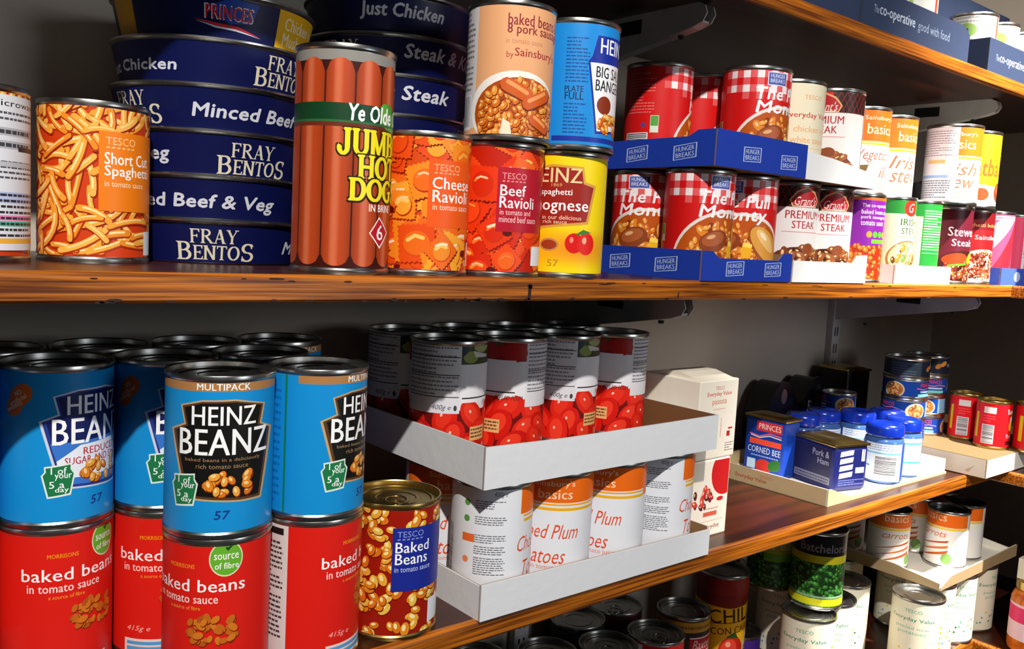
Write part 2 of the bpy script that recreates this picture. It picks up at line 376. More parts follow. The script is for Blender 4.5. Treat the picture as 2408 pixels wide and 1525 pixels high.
# ------------------------------------------------------------------ printed designs (u, v in mm; u = 0 faces front)
D = {
'spag':[
 ('r',2.7,51.1,36.2,90.0,'ee7d0e'),
 ('t','TESCO',7.0,28.1,81.1,86.3,'f9c98c',0),
 ('d',7.0,28.2,79.3,'f9c98c'),
 ('t','Short Cut',6.3,42.4,67.9,76.0,'ffffff',1),
 ('t','Spaghetti',6.4,43.6,58.0,67.3,'ffffff',1),
 ('t','in tomato sauce',6.4,36.4,52.9,56.6,'fde3bd',0),
 ('r',38.6,51.6,5.9,22.8,'e8ecf4')],
'hot':[
 ('s',-36.7,-15.4,5.8,148.5),
 ('s',-11.9,7.6,7.0,150.6),
 ('s',9.7,37.0,7.7,151.3),
 ('s',39.7,55.4,7.4,153.6),
 ('r',-55.5,55.5,107.4,120.9,'0d4022'),
 ('r',-55.5,55.5,104.4,107.4,'6b2a18'),
 ('e',38,115,9,9.5,'4a9a34'),('e',45,111,8,7,'5aa83a'),('e',33,119,5,5,'5aa83a'),
 ('t','Ye Olde Oak',3,66,109.3,121,'ffffff',3),
 ('t','JUMBO',-4,61,85.4,103.5,'f7e420',6),
 ('t','HOT',10.5,50,69.5,85.4,'f7e420',6),
 ('t','DOGS',4.5,58,53.6,69,'f7e420',6),
 ('t','IN BRINE',20.8,46,46.1,51.3,'ffffff',1),
 ('p',[(31.1,42.6),(43.6,31.2),(32.6,19.4),(21.6,30.5)],'ffffff'),
 ('p',[(31.2,41.4),(42.2,31.2),(32.5,20.9),(22.8,30.5)],'c01828'),
 ('t','6',29,36,25.5,36.8,'ffffff',1)],
'chr':[
 ('r',3.1,55.6,37.6,89.1,'ef5a14'),
 ('t','TESCO',7.1,30.2,80.5,85.7,'f9b98c',0),
 ('d',7.3,30.5,78.9,'f9b98c'),
 ('t','Cheese',6.3,44.4,66.9,75.9,'ffffff',1),
 ('t','Ravioli',6.8,41.9,56.8,65.9,'ffffff',1),
 ('t','in tomato sauce',7.1,43.1,50.9,55.2,'fde3cd',0),
 ('r',47.0,55.5,8.0,26.9,'e8ecf4')],
'bfr':[
 ('r',-1.8,45.5,37.3,89.4,'b5142b'),
 ('t','TESCO',1.7,23.1,79.9,85.0,'f09a9c',0),
 ('d',1.9,23.4,78.2,'f09a9c'),
 ('t','Beef',0.9,23.0,66.4,75.3,'ffffff',1),
 ('t','Ravioli',0.7,32.3,56.6,65.9,'ffffff',1),
 ('t','in tomato and',1.1,29.1,51.0,55.5,'fbd5d5',0),
 ('t','minced beef sauce',0.7,36.2,44.9,50.1,'fbd5d5',0),
 ('r',32.9,55.7,10.0,26.1,'e8ecf4')],
'bol':[
 ('p',[(-42.0,92.4),(-12.9,98.1),(15.1,96.6),(17.7,84.0),(29.3,81.3),(22.6,47.5),(-35.7,40.4)],'d9a13c'),
 ('p',[(-41.7,90.1),(-12.8,95.9),(13.3,94.7),(15.7,82.1),(26.3,79.5),(20.2,49.6),(-35.9,42.7)],'9a2218'),
 ('t','HEINZ',-35.8,14.0,82.6,95.0,'f0d49a',1),
 ('t','1869',-13.0,-3.5,78.9,81.8,'e8b070',0),
 ('t','spaghetti',-22.8,5.7,70.2,77.1,'ffffff',1),
 ('t','bolognese',-39.6,21.4,55.2,68.4,'ffffff',1),
 ('t','in our delicious',-20.3,15.2,50.6,54.3,'fbe0c0',0),
 ('t','rich sauce',-19.2,2.4,47.0,50.3,'fbe0c0',0),
 ('e',-12.6,28.6,8.8,5.6,'c08a50'),
 ('e',-12.6,28.6,7.2,4.1,'a03a18'),
 ('e',10.0,30.6,8.4,8.8,'d81410'),
 ('e',21.6,30.4,8.9,9.7,'e01a12'),
 ('e',7.5,33.4,1.8,2.6,'ff8a70'),
 ('e',19.6,33.3,2.2,3.0,'ffb090'),
 ('p',[(10.3,38.0),(18.0,42.8),(26.6,40.3),(17.5,38.4)],'3a7a20'),
 ('t','57',-13.2,-3.2,9.6,15.5,'b08a10',0)],
'sain':[
 ('r',-55.5,-30.4,9.5,111.2,'d3cfd2'),
 ('L',-55.6,-34.3,38.9,108.1,'77757c',16),
 ('b',-55.6,-35.5,8.2,36.3),
 ('t','baked beans &',-3.2,52,90.2,99.3,'8c1f2c',1),
 ('t','8 pork sausages',-3.4,56,81.5,91.3,'8c1f2c',1),
 ('t','in tomato sauce',-4.3,27.6,75.9,79.8,'c57a58',0),
 ('t','by',-3.4,2.3,63.4,69.7,'a03030',0),
 ('t','Sainsbury\'s',3.3,46,64.2,73.0,'a03030',1)],
'bang':[
 ('r',-19.4,55.8,7.1,11.4,'15319c'),
 ('r',-19.1,55.8,1.8,6.1,'1789d8'),
 ('L',-9.7,10.7,56,94.8,'0b4f9c',13),('L',-9.7,10.7,13.2,40,'0b4f9c',9),
 ('t','PLATE',-9.5,6.5,48.5,53.4,'08204c',1),
 ('t','FULL',-9.1,6.9,41.8,48.1,'08204c',1),
 ('p',[(17.3,96.5),(74,98.4),(72,72.1),(9.5,74.5),(13.0,79.1)],'132c9a'),
 ('p',[(9.4,75.2),(78,76.5),(72,19.0),(19.5,14.5)],'132c9a'),
 ('p',[(11.4,73.7),(76,74.8),(70,21.2),(21.1,16.8)],'f2f2f6'),
 ('t','HEINZ',20.6,60,82.3,94.8,'ffffff',1),
 ('t','BIG SAUSAGE',17.5,75,61.9,71.3,'15151a',1),
 ('t','BANGERS',17.5,58,50.7,60.3,'15151a',1),
 ('e',28.4,39.2,8.8,7.8,'8a3014'),
 ('e',37.1,27.4,12.0,5.0,'e07a28'),
 ('e',27.9,21.5,7.2,3.6,'d86a20')],
'heinz':[
 ('r',-52,62,99.6,105.5,'b07c48'),
 ('t','MULTIPACK',-15.2,19.8,100.4,104.9,'ffffff',1),
 ('p',[(-27.2,89.9),(-11.7,93.9),(9.9,94.5),(33.2,90.1),(30.1,76.8),(43.4,72.2),(31.3,24.4),(14.4,24.7),(-4.9,25.9),(-23.0,26.9),(-35.8,73.2),(-24.1,77.8)],'c9a676'),
 ('p',[(-25.8,89.3),(-11.6,92.8),(9.9,93.3),(31.3,89.5),(28.1,76.3),(39.6,72.1),(29.9,25.9),(14.4,25.8),(-4.9,27.1),(-21.7,28.2),(-33.8,72.7),(-22.8,77.1)],'5a3a22'),
 ('p',[(-24.0,88.3),(-11.6,91.7),(9.9,92.2),(29.2,88.7),(26.1,75.7),(36.6,71.8),(28.2,27.8),(14.3,27.6),(-5.0,28.8),(-20.2,29.9),(-31.2,72.3),(-21.1,76.5)],'131210'),
 ('t','HEINZ',-18.4,24.5,77.1,89.7,'ffffff',1),
 ('t','BEANZ',-27.4,35.5,57.1,74.6,'ffffff',1),
 ('t','baked beans in a deliciously',-22.9,29.0,52.0,55.1,'a8835c',0),
 ('t','rich tomato sauce',-15.1,19.4,48.0,51.1,'a8835c',0),
 ('B',-14.0,28.4,29.5,45.7,26),
 ('p',[(-32.5,42.6),(-15.6,44.6),(-15.6,40.6),(-13.4,37.5),(-16.2,22.6),(-30.6,20.9),(-34.4,36.6),(-32.2,39)],'e8f0ea'),
 ('p',[(-31.5,41.6),(-16.5,43.4),(-16.5,40.2),(-14.5,37),(-17.1,23.8),(-29.8,22.2),(-33.2,36.4),(-31.2,39)],'1e7a48'),
 ('t','1 of',-28.3,-18.8,37.3,41.9,'ffffff',1),
 ('t','your',-26.0,-15.7,33.0,37.3,'ffffff',1),
 ('t','5 a',-29.3,-20.2,27.8,32.5,'ffffff',1),
 ('t','day',-25.8,-17.6,23.9,28.3,'ffffff',1),
 ('t','57',-2.6,7.5,13.5,19.3,'173c86',3)],
'morr':[
 ('e',5.9,96.8,11.2,12.4,'dff0c8'),
 ('e',5.9,96.8,10.4,11.5,'69b32e'),
 ('t','source',-2.0,14.1,96.2,100.1,'ffffff',1),
 ('t','of fibre',-1.4,14.3,89.7,94.1,'ffffff',1),
 ('p',[(5.2,104.0),(6.9,102.0),(12.1,107.4),(10.9,108.2),(6.8,104.3),(6.0,105.3)],'1d4a1c'),
 ('t','baked beans',-50.7,19.0,74.0,82.6,'ffffff',1),
 ('t','in tomato sauce',-47.0,1.0,66.1,71.7,'ffe6e0',1),
 ('t','MORRISONS',-34.2,-14.7,89.9,92.8,'f7a01c',1),
 ('t','a source of fibre',-33.4,-10.4,61.4,64.1,'f5a83a',0),
 ('B',-24.6,19.2,36.5,57.4,60)],
'tesb':[
 ('r',-1.2,55.5,40.3,91.6,'1b2a92'),
 ('t','TESCO',2.3,24.6,84.0,88.8,'8f9cd8',0),
 ('d',2.4,24.9,82.3,'8f9cd8'),
 ('t','Baked',1.4,30.5,71.5,80.1,'ffffff',1),
 ('t','Beans',1.4,29.1,62.0,70.9,'ffffff',1),
 ('t','in tomato sauce',1.1,32.9,56.0,60.1,'ccd4f4',0),
 ('r',33.0,55.6,9.7,29.4,'e8ecf4')],
'tomA':[
 ('r',-55.8,9.0,45.9,110.3,'dedce2'),
 ('L',-35.5,7.2,59.7,106.7,'8a8890',11),
 ('r',-48.4,8.4,58.7,59.4,'222222'),
 ('r',-55.9,7.4,78.3,79.5,'222222'),
 ('t','400g',-20.6,-7.3,46.2,51.6,'333338',0),
 ('r',8.0,55.8,88.8,109.9,'3f4a30'),
 ('e',18.1,95.3,8.1,5.4,'8c9a4a'),
 ('e',31.8,104.4,11.1,4.8,'a8b070'),
 ('p',[(8.4,108.9),(17.4,108.9),(13.7,99.3),(9.0,95.4)],'20242c'),
 ('p',[(20.0,101.1),(41.7,96.8),(42.1,94.3),(22.7,95.2)],'d8d4d0'),
 ('r',9.4,55.7,53.7,88.8,'e9e9ee'),
 ('r',10.1,55.7,57.3,58.5,'1a1a1c'),
 ('t','PEELED PLUM',36,64,50.4,54.6,'222222',5)],
'plum':[
 ('r',-47.8,55.8,82.5,114.2,'ee6a10'),
 ('r',-44.1,55.7,79.8,81.4,'f7a818'),
 ('r',-43.4,55.7,75.1,77.8,'f0b41a'),
 ('t','Chopped Plum',-50,28.0,44.6,62.4,'e2502a',4),
 ('t','Tomatoes',-42.3,16.1,25.5,40.2,'e2502a',4),
 ('t','in tomato juice',-17.1,23.9,18.7,24.3,'e8795a',0)],
'fibre_blue': [],
}
D['heinz_red'] = [(('p', i[1], {'c9a676':'d4d8e6','5a3a22':'2a3a8c','131210':'141c58'}[i[2]]) if i[0] == 'p' and i[2] in ('c9a676','5a3a22','131210') else i) for i in D['heinz'][2:] if not (i[0] == 't' and 'bean' in i[1].lower() and len(i[1]) > 6) and not (i[0] == 't' and i[1].startswith('rich'))]
def bk(c, u0, u1, seed=1, col='3a3a40', bgc='e4e2e6', v0=8, v1=100, bar=True):
    """back-of-tin panel: small print, table rules and a bar code"""
    if bgc: c.rect(u0, u1, v0, v1, bgc)
    c.lines(u0+2, u1-2, v0+38, v1-6, col, 16, seed, .4); c.rect(u0+2, u1-2, v0+34, v0+34.5, col)
    if bar: c.barcode(u0+4, min(u0+30, u1-3), v0+4, v0+24, seed)
def d_spag(c): c.spaghetti(); bk(c, -112, -62, 3); draw(c, D['spag'])
def d_side(c):
    c.rect(-116, 116, 0, 112, 'd8420c'); c.spaghetti(); c.rect(-50, 58, 8, 104, 'e6e7ee')
    c.text('Microwave', 10, 52, 97, 101, '222228', 1); c.lines(-46, 55, 88, 95, '55555c', 2, 4, .4)
    for v in (84, 76): c.rect(-46, 55, v-5, v, 'b9bac2'); c.lines(-40, 52, v-4.6, v-.6, '44444a', 1, int(v), .6)
    c.rect(30, 55, 70, 73, '26262c'); c.lines(-46, 55, 52, 68, '55555c', 5, 9, .4); c.rect(-46, 55, 60, 63, 'c4c4cc')
    for i, col in enumerate(('b7c4ec','b7c4ec','e6e7ee','e6e7ee','f08ac0','58c0a0','e6e7ee','e6e7ee','f2b040')):
        v = 41-i*3.6; c.rect(-46, 55, v, v+3.3, col); c.lines(-44, 52, v+.2, v+3, '33333a', 1, i+30, .55)
def d_hot(c):
    c.rect(-116, 116, 0, 162, '3c0e08'); c.rect(-116, 116, 150, 162, '8d8a84')
    for k in range(-6, 7):
        x = k*21.5-3.5
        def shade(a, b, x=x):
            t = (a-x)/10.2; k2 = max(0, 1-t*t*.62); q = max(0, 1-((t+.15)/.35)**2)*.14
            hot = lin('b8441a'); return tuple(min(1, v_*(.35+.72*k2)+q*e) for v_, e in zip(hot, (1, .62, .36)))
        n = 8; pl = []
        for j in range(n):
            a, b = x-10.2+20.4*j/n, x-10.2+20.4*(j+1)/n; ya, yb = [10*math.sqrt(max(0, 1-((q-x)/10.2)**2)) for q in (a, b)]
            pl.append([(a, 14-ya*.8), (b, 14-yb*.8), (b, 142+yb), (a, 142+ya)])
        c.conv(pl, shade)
    draw(c, [i for i in D['hot'] if i[0] != 's'])
    c.rect(-116, -66, 12, 140, '243a20'); c.lines(-112, -70, 40, 130, 'c8c8b8', 18, 5); c.barcode(-108, -76, 16, 36)
    c.rect(-116, 116, 107.4, 109, '2c6a3a')
def d_chr(c): c.ravioli(0, 11); bk(c, -112, -64, 4); draw(c, D['chr'])
def d_bfr(c): c.ravioli(1, 23); bk(c, -112, -64, 5); draw(c, D['bfr'])
def d_bol(c):
    ye, og = lin('f8d90e'), lin('f0901a')
    def g(a, b):
        t = max(0, 1-((b-26)/17)**2)*max(0, 1-((a-14)/46)**2); return tuple(p*(1-t)+q*t for p, q in zip(ye, og))
    c.conv([[(-116+i*4, j*4), (-112+i*4, j*4), (-112+i*4, j*4+4), (-116+i*4, j*4+4)] for i in range(58) for j in range(28)], g)
    bk(c, -114, -66, 6, bgc='f3e6a0'); draw(c, D['bol'])
def d_sain(c):
    c.rect(-116, 116, 0, 112, 'e7a877'); draw(c, D['sain'][:3])
    c.ell(8, 24, 43, 31, 'f1ebe4', 0, 32); c.ell(11, 21, 41, 29, 'b04a10', 0, 32)
    c.beans(-29, 52, 0, 54, 420, 3.6, 8, None, ('d8701c','e0862c','c85c14','e89a3c'), '7a2406', 'f6c070', (12, 18, 42, 34))
    for (x0, y0, x1, y1, w_) in ((-2, 44, 16, 36, 11), (16, 30, 34, 38, 10), (22, 18, 36, 12, 9)):
        c.stroke([(x0, y0-1), (x1, y1-1)], w_+1, '7a2806'); c.stroke([(x0, y0), (x1, y1)], w_, 'cf5a1c'); c.stroke([(x0+1, y0+2), (x1-1, y1+2)], w_*.3, 'f09a5a')
    c.poly([(-6, 4), (4, 3), (2, 14), (-4, 17)], 'f6e2c8'); draw(c, D['sain'][3:]); bk(c, 66, 114, 8)
def d_bang(c): c.rect(-116, 116, 0, 112, '1789d8'); draw(c, D['bang']); c.beans(22, 56, 16, 30, 30, 3.4, 3, None); bk(c, -112, -60, 9, bgc='1789d8', col='0b3f86')
def d_hb(c):
    c.rect(-116, 116, 0, 112, 'd01212')
    for i in range(-9, 10):
        for j in range(4):
            if j*6 > 26-abs(i)*1.1: continue
            x, v = i*7.3-3.6, 105-j*7.4-7.4
            a, b = i % 2 == 0, j % 2 == 0
            if a and b: c.rect(x, x+7.3, v, v+7.4, 'efe6e6')
            elif a or b: c.rect(x, x+7.3, v, v+7.4, 'df5a5e')
    c.ell(2, 14, 61, 56, 'e8dcd6', 0, 48); c.ell(2, 13, 58.5, 53.5, 'b8500e', 0, 40)
    c.blobs(2, 18, 52, 44, 260, ('e08420','d06c1a','eca23c','c05a1a','8a3208'), 5.5, 4)
    c.ell(-14, 38, 17, 11, '8a3c16', .3, 20); c.ell(-15, 40, 13, 7, 'a8562a', .3, 20); c.ell(-18, 42, 5, 2, 'e0a878', .3)
    c.ell(34, 34, 30, 15, '9a4a10', -.75, 24); c.ell(34.5, 35, 28, 13.5, 'dd9a3e', -.75, 24); c.ell(32, 41, 17, 6, 'f0bf74', -.75, 20); c.ell(28, 46, 6, 2.2, 'fae6c4', -.75)
    c.poly([(4, 22), (14, 22), (15, 36), (5, 38)], 'f0b020'); c.poly([(5, 34), (15, 33), (15, 37), (6, 39)], 'f8d860')
    draw(c, [('r',-22,2,90,104,'e0e0ec'),('r',-21,1,91,103,'4a56a6'),('t','HUNGER',-19,-1,98,102,'d8dcf0',1),('t','BREAKS',-19,-1,93,97,'d8dcf0',1),
             ('t','The Full',-33,34,75.5,88,'f3f0f2',3),('t','Monty',-32,30,58,74,'f3f0f2',3)])
    c.text('The Full Monty', -110, -84, 96, 99.5, 'e8908c', 5); c.lines(-112, -78, 56, 94, 'e06a66', 12, 2, .4)
    c.barcode(-113, -84, 14, 36, 4, True); c.rect(-82, -73, 36, 54, 'd8e0d0'); c.rect(-81.5, -73.5, 43, 53.5, '58a03c'); c.ell(-90, 44, 2.4, 2.4, '3a4aa0')
def d_heinz(c):
    c.rect(-116, 116, 0, 112, '1290d6'); bk(c, 68, 114, 12, '0b4a86', '1290d6'); c.rect(-62.5, -60.8, 4, 106, '0d7a4a'); c.lines(-80, -66, 10, 96, '0c72b4', 16, 6); draw(c, D['heinz'])
def d_heinzr(c):
    c.rect(-116, 116, 0, 112, '1290d6'); bk(c, 68, 114, 12, '0b4a86', '1290d6')
    its = D['heinz_red']; draw(c, its[:3])
    c.poly([(-28.8, 58), (33, 60), (28.2, 27.8), (-5, 28.8), (-20.2, 29.9)], '3a78d0'); c.poly([(-25, 46), (-10, 56), (30.5, 58), (29, 34), (-23, 34)], 'eef2fa')
    draw(c, its[3:5]); c.text('REDUCED', -8, 24, 49, 54, 'c02030', 1); c.text('SUGAR AND SALT', -20, 26, 43, 48, 'c02030', 1); draw(c, its[5:])
    c.ell(-48, 90, 9.5, 7, 'd8641a', .7); c.ell(-53, 82, 7, 6, 'd8641a', .5); c.text('NO', -52, -47, 90, 93.4, 'f8d8b8', 1, .5); c.text('artificial', -57, -43, 85.5, 88.6, 'f8d8b8', 1, .5); c.text('sweeteners', -59, -46, 81, 84, 'f8d8b8', 1, .5)
def d_morr(c):
    c.rect(-116, 116, 0, 112, 'e01e14'); draw(c, D['morr'])
    c.text('415g e', -44, -26, 20, 25, 'ffb8b0', 5); c.rect(-46, 8, 4, 15, 'f0d8d4'); c.rect(-44, 6, 6, 9, '58a0d8'); c.rect(-44, 6, 10.5, 13, '58a0d8')
    c.rect(-112, -76, 4, 106, 'dcdad8'); c.rect(-110, -80, 98, 103, '18181a'); c.lines(-110, -80, 20, 94, '3c3c40', 20, 7, .45); c.rect(-109, -96, 74, 84, '6cae44'); c.barcode(66, 96, 10, 34)
def d_tesb(c): c.beans(-116, 116, 0, 112, 400, 5.0, 7, '9c1604', ('e88a1a','f0a834','ecc04a','de7414'), '6e1004', 'fae8a0'); bk(c, -112, -64, 3); draw(c, D['tesb'])
def d_tom(c):
    c.rect(-116, 116, 0, 112, 'e6e6ea'); c.tomatoes(47, 4)
    def half(sh, red):
        its = D['tomA']; S_ = lambda it: (it[0], it[1], it[2]+sh, it[3]+sh, *it[4:]) if it[0] == 't' else (it[0], [(a+sh, b) for a, b in it[1]], it[2]) if it[0] == 'p' else (it[0], it[1]+sh, *it[2:]) if it[0] == 'e' else (it[0], it[1]+sh, it[2]+sh, *it[3:])
        if red:
            c.rect(8+sh, 66+sh, 88, 110, '8c1012'); c.ell(30+sh, 99, 16, 9, 'a81818'); c.ell(54+sh, 96, 13, 9, 'b01c1a'); c.ell(38+sh, 104, 3, 2, '3a5a28')
            draw(c, [S_(i) for i in its[10:]])
        else: draw(c, [S_(i) for i in its[5:]])
        c.rect(-48+sh, 8+sh, 44, 110, 'dedce2'); c.lines(-46+sh, 6+sh, 60, 106, '85838c', 12, 5, .42)
        for v in (58.6, 78.6, 95): c.rect(-46+sh, 7+sh, v, v+.8, '222226')
        c.text('400g e', -18+sh, 0+sh, 46, 52, '333338', 5); c.ell(4+sh, 49, 1.6, 2.6, '44444a')
    half(0, 0); half(-114.3, 1); half(114.3, 1)
    c.rect(20, 42, 18, 31, 'e8b878'); c.lines(21, 41, 20, 30, '7a4a28', 3, 2, .5); c.rect(-94, -72, 18, 31, 'e8b878'); c.lines(-93, -73, 20, 30, '7a4a28', 3, 2, .5)
def d_plum(c):
    c.rect(-116, 116, 0, 112, 'e8eaf0'); draw(c, D['plum']); c.text('Sainsbury\'s', -20, 22, 96, 103, 'fbd8b8', 1); c.text('basics', -12, 20, 86, 95, 'fbd8b8', 1)
    # information side
    c.rect(56, 72, 76, 112, 'ee6a10')
    for v, col in ((92, '5a9a48'), (78, '5a9a48'), (62, 'ee6a2a'), (42, 'ee8a5a')):
        c.ell(-98, v, 3, 3, col) if v != 62 else c.rect(-102, -90, 58, 65, col)
    for i, v in enumerate((90, 76, 60, 50, 40, 32)): c.lines(-90, -62, v-2, v+6, '66666e', 4, i+3, .42)
    c.text('400g e', -74, -62, 98, 104, '55555c', 5); c.barcode(84, 112, 8, 70, 4, True)
def d_prem(c):
    c.rect(-116, 116, 0, 112, 'e4e0de'); c.rect(-116, 116, 82, 112, '2c1816')
    def tart(a, b): return lin('5c1414') if (int(a//7)+int(b//7)) % 2 else lin('2c1816')
    for i in range(-16, 17):
        c.stroke([(i*7, 112), (i*7+16, 82)], .9, '8c1c1c'); c.stroke([(i*7, 112), (i*7-16, 82)], .9, '7a3a30')
    c.poly([(-10, 112), (10, 112), (8, 100), (-8, 100)], 'e01c14'); c.poly([(-20, 90), (-12, 100), (0, 105), (12, 100), (20, 90), (16, 82), (-16, 82)], 'd8a878'); c.poly([(-18, 90), (-11, 98), (0, 103), (11, 98), (18, 90), (15, 83.5), (-15, 83.5)], 'b01820')
    c.text("Grant's", -14, 15, 84, 94, 'f6e0dc', 4); c.stroke([(-10, 83), (12, 83.5)], .9, 'f6e0dc')
    c.text('PREMIUM', -23, 23, 69, 78, 'b02030', 1); c.text('STEAK', -15, 16, 58, 66.5, 'b02030', 1); c.rect(-26, 26, 53.6, 54.4, 'd08080')
    c.ell(0, 18, 40, 20, '6a3018'); c.blobs(0, 20, 40, 20, 70, ('8a4a24','a05a2c','7a3c1c','b87838','4a1c0c'), 7, 9); c.ell(8, 36, 8, 6, '8a4420'); bk(c, 60, 112, 3)
def d_purple(c):
    c.rect(-116, 116, 0, 112, '7a1a90'); c.beans(-116, 116, 0, 46, 260, 4, 3, 'b02a0a', ('d85a1a','e87022','c8421a'), '6a1404', 'f0a050'); c.rect(-116, 116, 102, 112, 'e0641a')
    c.text('The co-operative', 2, 46, 92, 98, 'e6d4ea', 1); c.text('baked beans and', 2, 46, 85, 90.5, 'e6d4ea', 1); c.text('pork sausages in', 2, 46, 78, 83.5, 'e6d4ea', 1); c.text('tomato sauce', 2, 38, 71, 76.5, 'e6d4ea', 1)
    for i, col in enumerate(('e8902a','58a838','58a838','e8902a')): c.ell(14+i*9, 60, 4, 4, col)
    c.rect(18, 50, 49, 54, '6ab83a')
def d_irish1(c):
    c.rect(-116, 116, 0, 112, 'e8c6a2'); c.rect(-116, 116, 88, 112, '1d7a2a'); c.ell(0, 96, 13, 11, 'd02818'); c.text('G', -5, 6, 90, 102, 'f8e0d8', 4)
    c.text('IRISH', -16, 18, 73, 82, '2a5a30', 1); c.text('STEW', -14, 16, 62, 70, '2a5a30', 1); c.rect(-20, 22, 58, 58.6, '8a7a5a')
    c.ell(0, 30, 32, 24, '9a6a3a', 0, 28); c.ell(0, 31, 29, 21, 'd8c08a', 0, 28); c.blobs(0, 30, 26, 19, 60, ('e8e0c0','e8852a','6a8a3a','d8d0a0','f0b060','5a3a1a'), 5.5, 5); bk(c, 40, 80, 3, 'cfe0c8', '1f8230', 5, 104, False); bk(c, -110, -50, 4)
def d_stew1(c):
    c.rect(-116, 116, 0, 112, '5c1224'); c.text('Stewed', -24, 28, 68, 81, 'f2e4e6', 1); c.text('Steak', -18, 20, 54, 64, 'f2e4e6', 1)
    c.ell(4, 26, 42, 22, '3a140c', 0, 28); c.blobs(4, 22, 38, 18, 70, ('b84a1c','8a3014','d8702a','6a2410','3a0e06'), 6, 4); c.ell(-10, 36, 20, 8, 'f03c14', .1); c.ell(20, 38, 12, 7, 'f6c818', .6); c.stroke([(-20, 26), (8, 29)], 3, '5a9a28'); c.poly([(30, 96), (42, 100), (38, 88)], 'c8d070')
def d_stew2(c):
    c.rect(-116, 116, 0, 112, '6a0e14'); c.rect(-116, 116, 50, 80, 'b01418'); c.text('spaghetti bolognese', -38, 40, 83, 90, 'e8905a', 1); c.text("by Sainsbury's", -34, 40, 64, 73, 'f6e0d8', 1)
    c.ell(0, 26, 44, 26, 'e8d8a8', 0, 32); c.blobs(0, 28, 38, 22, 110, ('9a2c14','7a2010','b84424','c8603a','4a1008'), 4, 6)
    for i in range(10): c.stroke([(-38+i*8, 8), (-32+i*8, 4+(i % 3)), (-24+i*8, 9)], 1.6, 'f0e0b0')
def d_pink(c):
    c.rect(-116, 116, 0, 112, 'e04468'); c.poly([(-40, 60), (0, 100), (30, 100), (-20, 40)], 'f29ab0'); c.poly([(-10, 20), (30, 90), (50, 90), (20, 10)], 'e02030'); c.poly([(-50, 30), (-30, 55), (-20, 20)], 'f4f0ea'); c.lines(-50, 50, 96, 104, 'f8d0d8', 2, 4, .6); bk(c, 66, 112, 3)
def d_every(c):
    c.rect(-116, 116, 0, 112, 'e9dfc2'); c.text('TESCO', -12, 12, 88, 93, 'e8a070', 1); c.text('Everyday Value', -32, 32, 66, 74, 'c83a1c', 1); c.text('chicken in', -22, 22, 52, 59, 'e8a068', 0); c.text('white sauce', -25, 25, 40, 47, 'e8a068', 0)
    c.rect(-26, 26, 34, 34.5, 'd8b890'); c.ell(6, 20, 7, 7, 'e87a1c'); c.ell(-8, 18, 4, 4, 'c83a1c'); bk(c, 60, 110, 5, bgc='e9dfc2')
def d_basic(c, txt=('Vegetable', 'Curry'), orange=True):
    c.rect(-116, 116, 0, 112, 'ececee'); c.rect(-58, 58, 67, 112, 'f06a14'); c.rect(-58, 58, 62.5, 65, 'f6c81c'); c.rect(-58, 58, 65.6, 66.6, 'f6c81c')
    c.text("Sainsbury's", -22, 24, 92, 99, 'fbd8b8', 1); c.text('basics', -18, 22, 76, 89, 'fbd0a8', 1)
    c.text(txt[0], -28, 28, 40, 57, 'd85a38', 4); c.text(txt[1], -26, 26, 22, 37, 'd85a38', 4); c.lines(-24, 24, 8, 17, 'e0917a', 2, 3, .4)
    bk(c, -114, -60, 6, '8a8890', 'e2dfe2'); bk(c, 62, 114, 8, '8a8890', 'e2dfe2')
def d_veg(c): d_basic(c, ('Vegetable', 'Chilli'))
def d_irb(c): d_basic(c, ('Irish', 'stew'))
def d_big(c):
    d_basic(c, ('Irish', 'stew')); c.rect(-114, -2, 0, 112, 'e0dde2'); c.lines(-60, -6, 66, 102, '8f8c96', 11, 4, .4); c.rect(-44, -18, 56, 61, 'e8b878'); c.rect(-56, -12, 36, 40, '9ab0d8'); c.lines(-60, -8, 8, 34, '77757e', 8, 6, .5)
def d_meat(c):
    c.rect(-116, 116, 0, 112, 'f5c912'); c.poly([(-116, 0), (116, 0), (116, 20), (0, 34), (-116, 20)], 'f4efe2'); c.text('Meatballs', -42, 48, 46, 70, 'b8521c', 3); c.text('in gravy', -20, 24, 36, 44, 'e09a20', 1); c.ell(36, 24, 14, 14, '7a3414'); c.ell(34, 28, 8, 7, '9a4c20'); c.ell(0, 20, 12, 9, '8a4018'); c.lines(-40, 40, 86, 100, 'e8a818', 3, 2, .6)
def d_chili(c):
    c.rect(-116, 116, 0, 160, 'f0b412'); c.rect(-116, 116, 112, 160, '8a1c10'); c.poly([(-116, 112), (0, 104), (116, 116), (116, 122), (-116, 122)], '7a140c')
    c.text('CHILLI', -30, 50, 84, 104, '3a1408', 1, .1); c.text('CON CARNE', -26, 50, 68, 78, '6a2a0c', 1, .1); c.stroke([(-36, 80), (56, 88)], 1, '2a1006')
    c.ell(6, 40, 20, 24, 'c8200e', 0, 24); c.ell(2, 46, 12, 14, 'e8402a'); c.ell(0, 52, 4, 4, 'f8a088'); c.poly([(-4, 62), (16, 60), (10, 70), (2, 66)], '2a4a14'); c.ell(44, 40, 18, 30, 'e0d0b0'); c.blobs(44, 38, 14, 24, 50, ('7a3a1c','b8602c','e8d8b8','5a2410'), 4, 2); c.rect(54, 60, 4, 156, 'f4dc9a')
    c.blobs(6, 14, 50, 8, 40, ('9ab8d0','d8c8e0','f0e0c0','c8a0b8'), 4, 5)
def d_camp(c): c.rect(-116, 116, 0, 112, 'f2ece4'); c.rect(-116, 116, 46, 112, 'c01018'); c.text("Campbell's", -36, 36, 62, 90, 'f6efe8', 4); c.rect(-116, -30, 90, 104, 'e8e8e8') ; c.ell(0, 46, 12, 12, 'c8a048'); c.text('CONDENSED', -18, 18, 30, 36, 'c01018', 1)
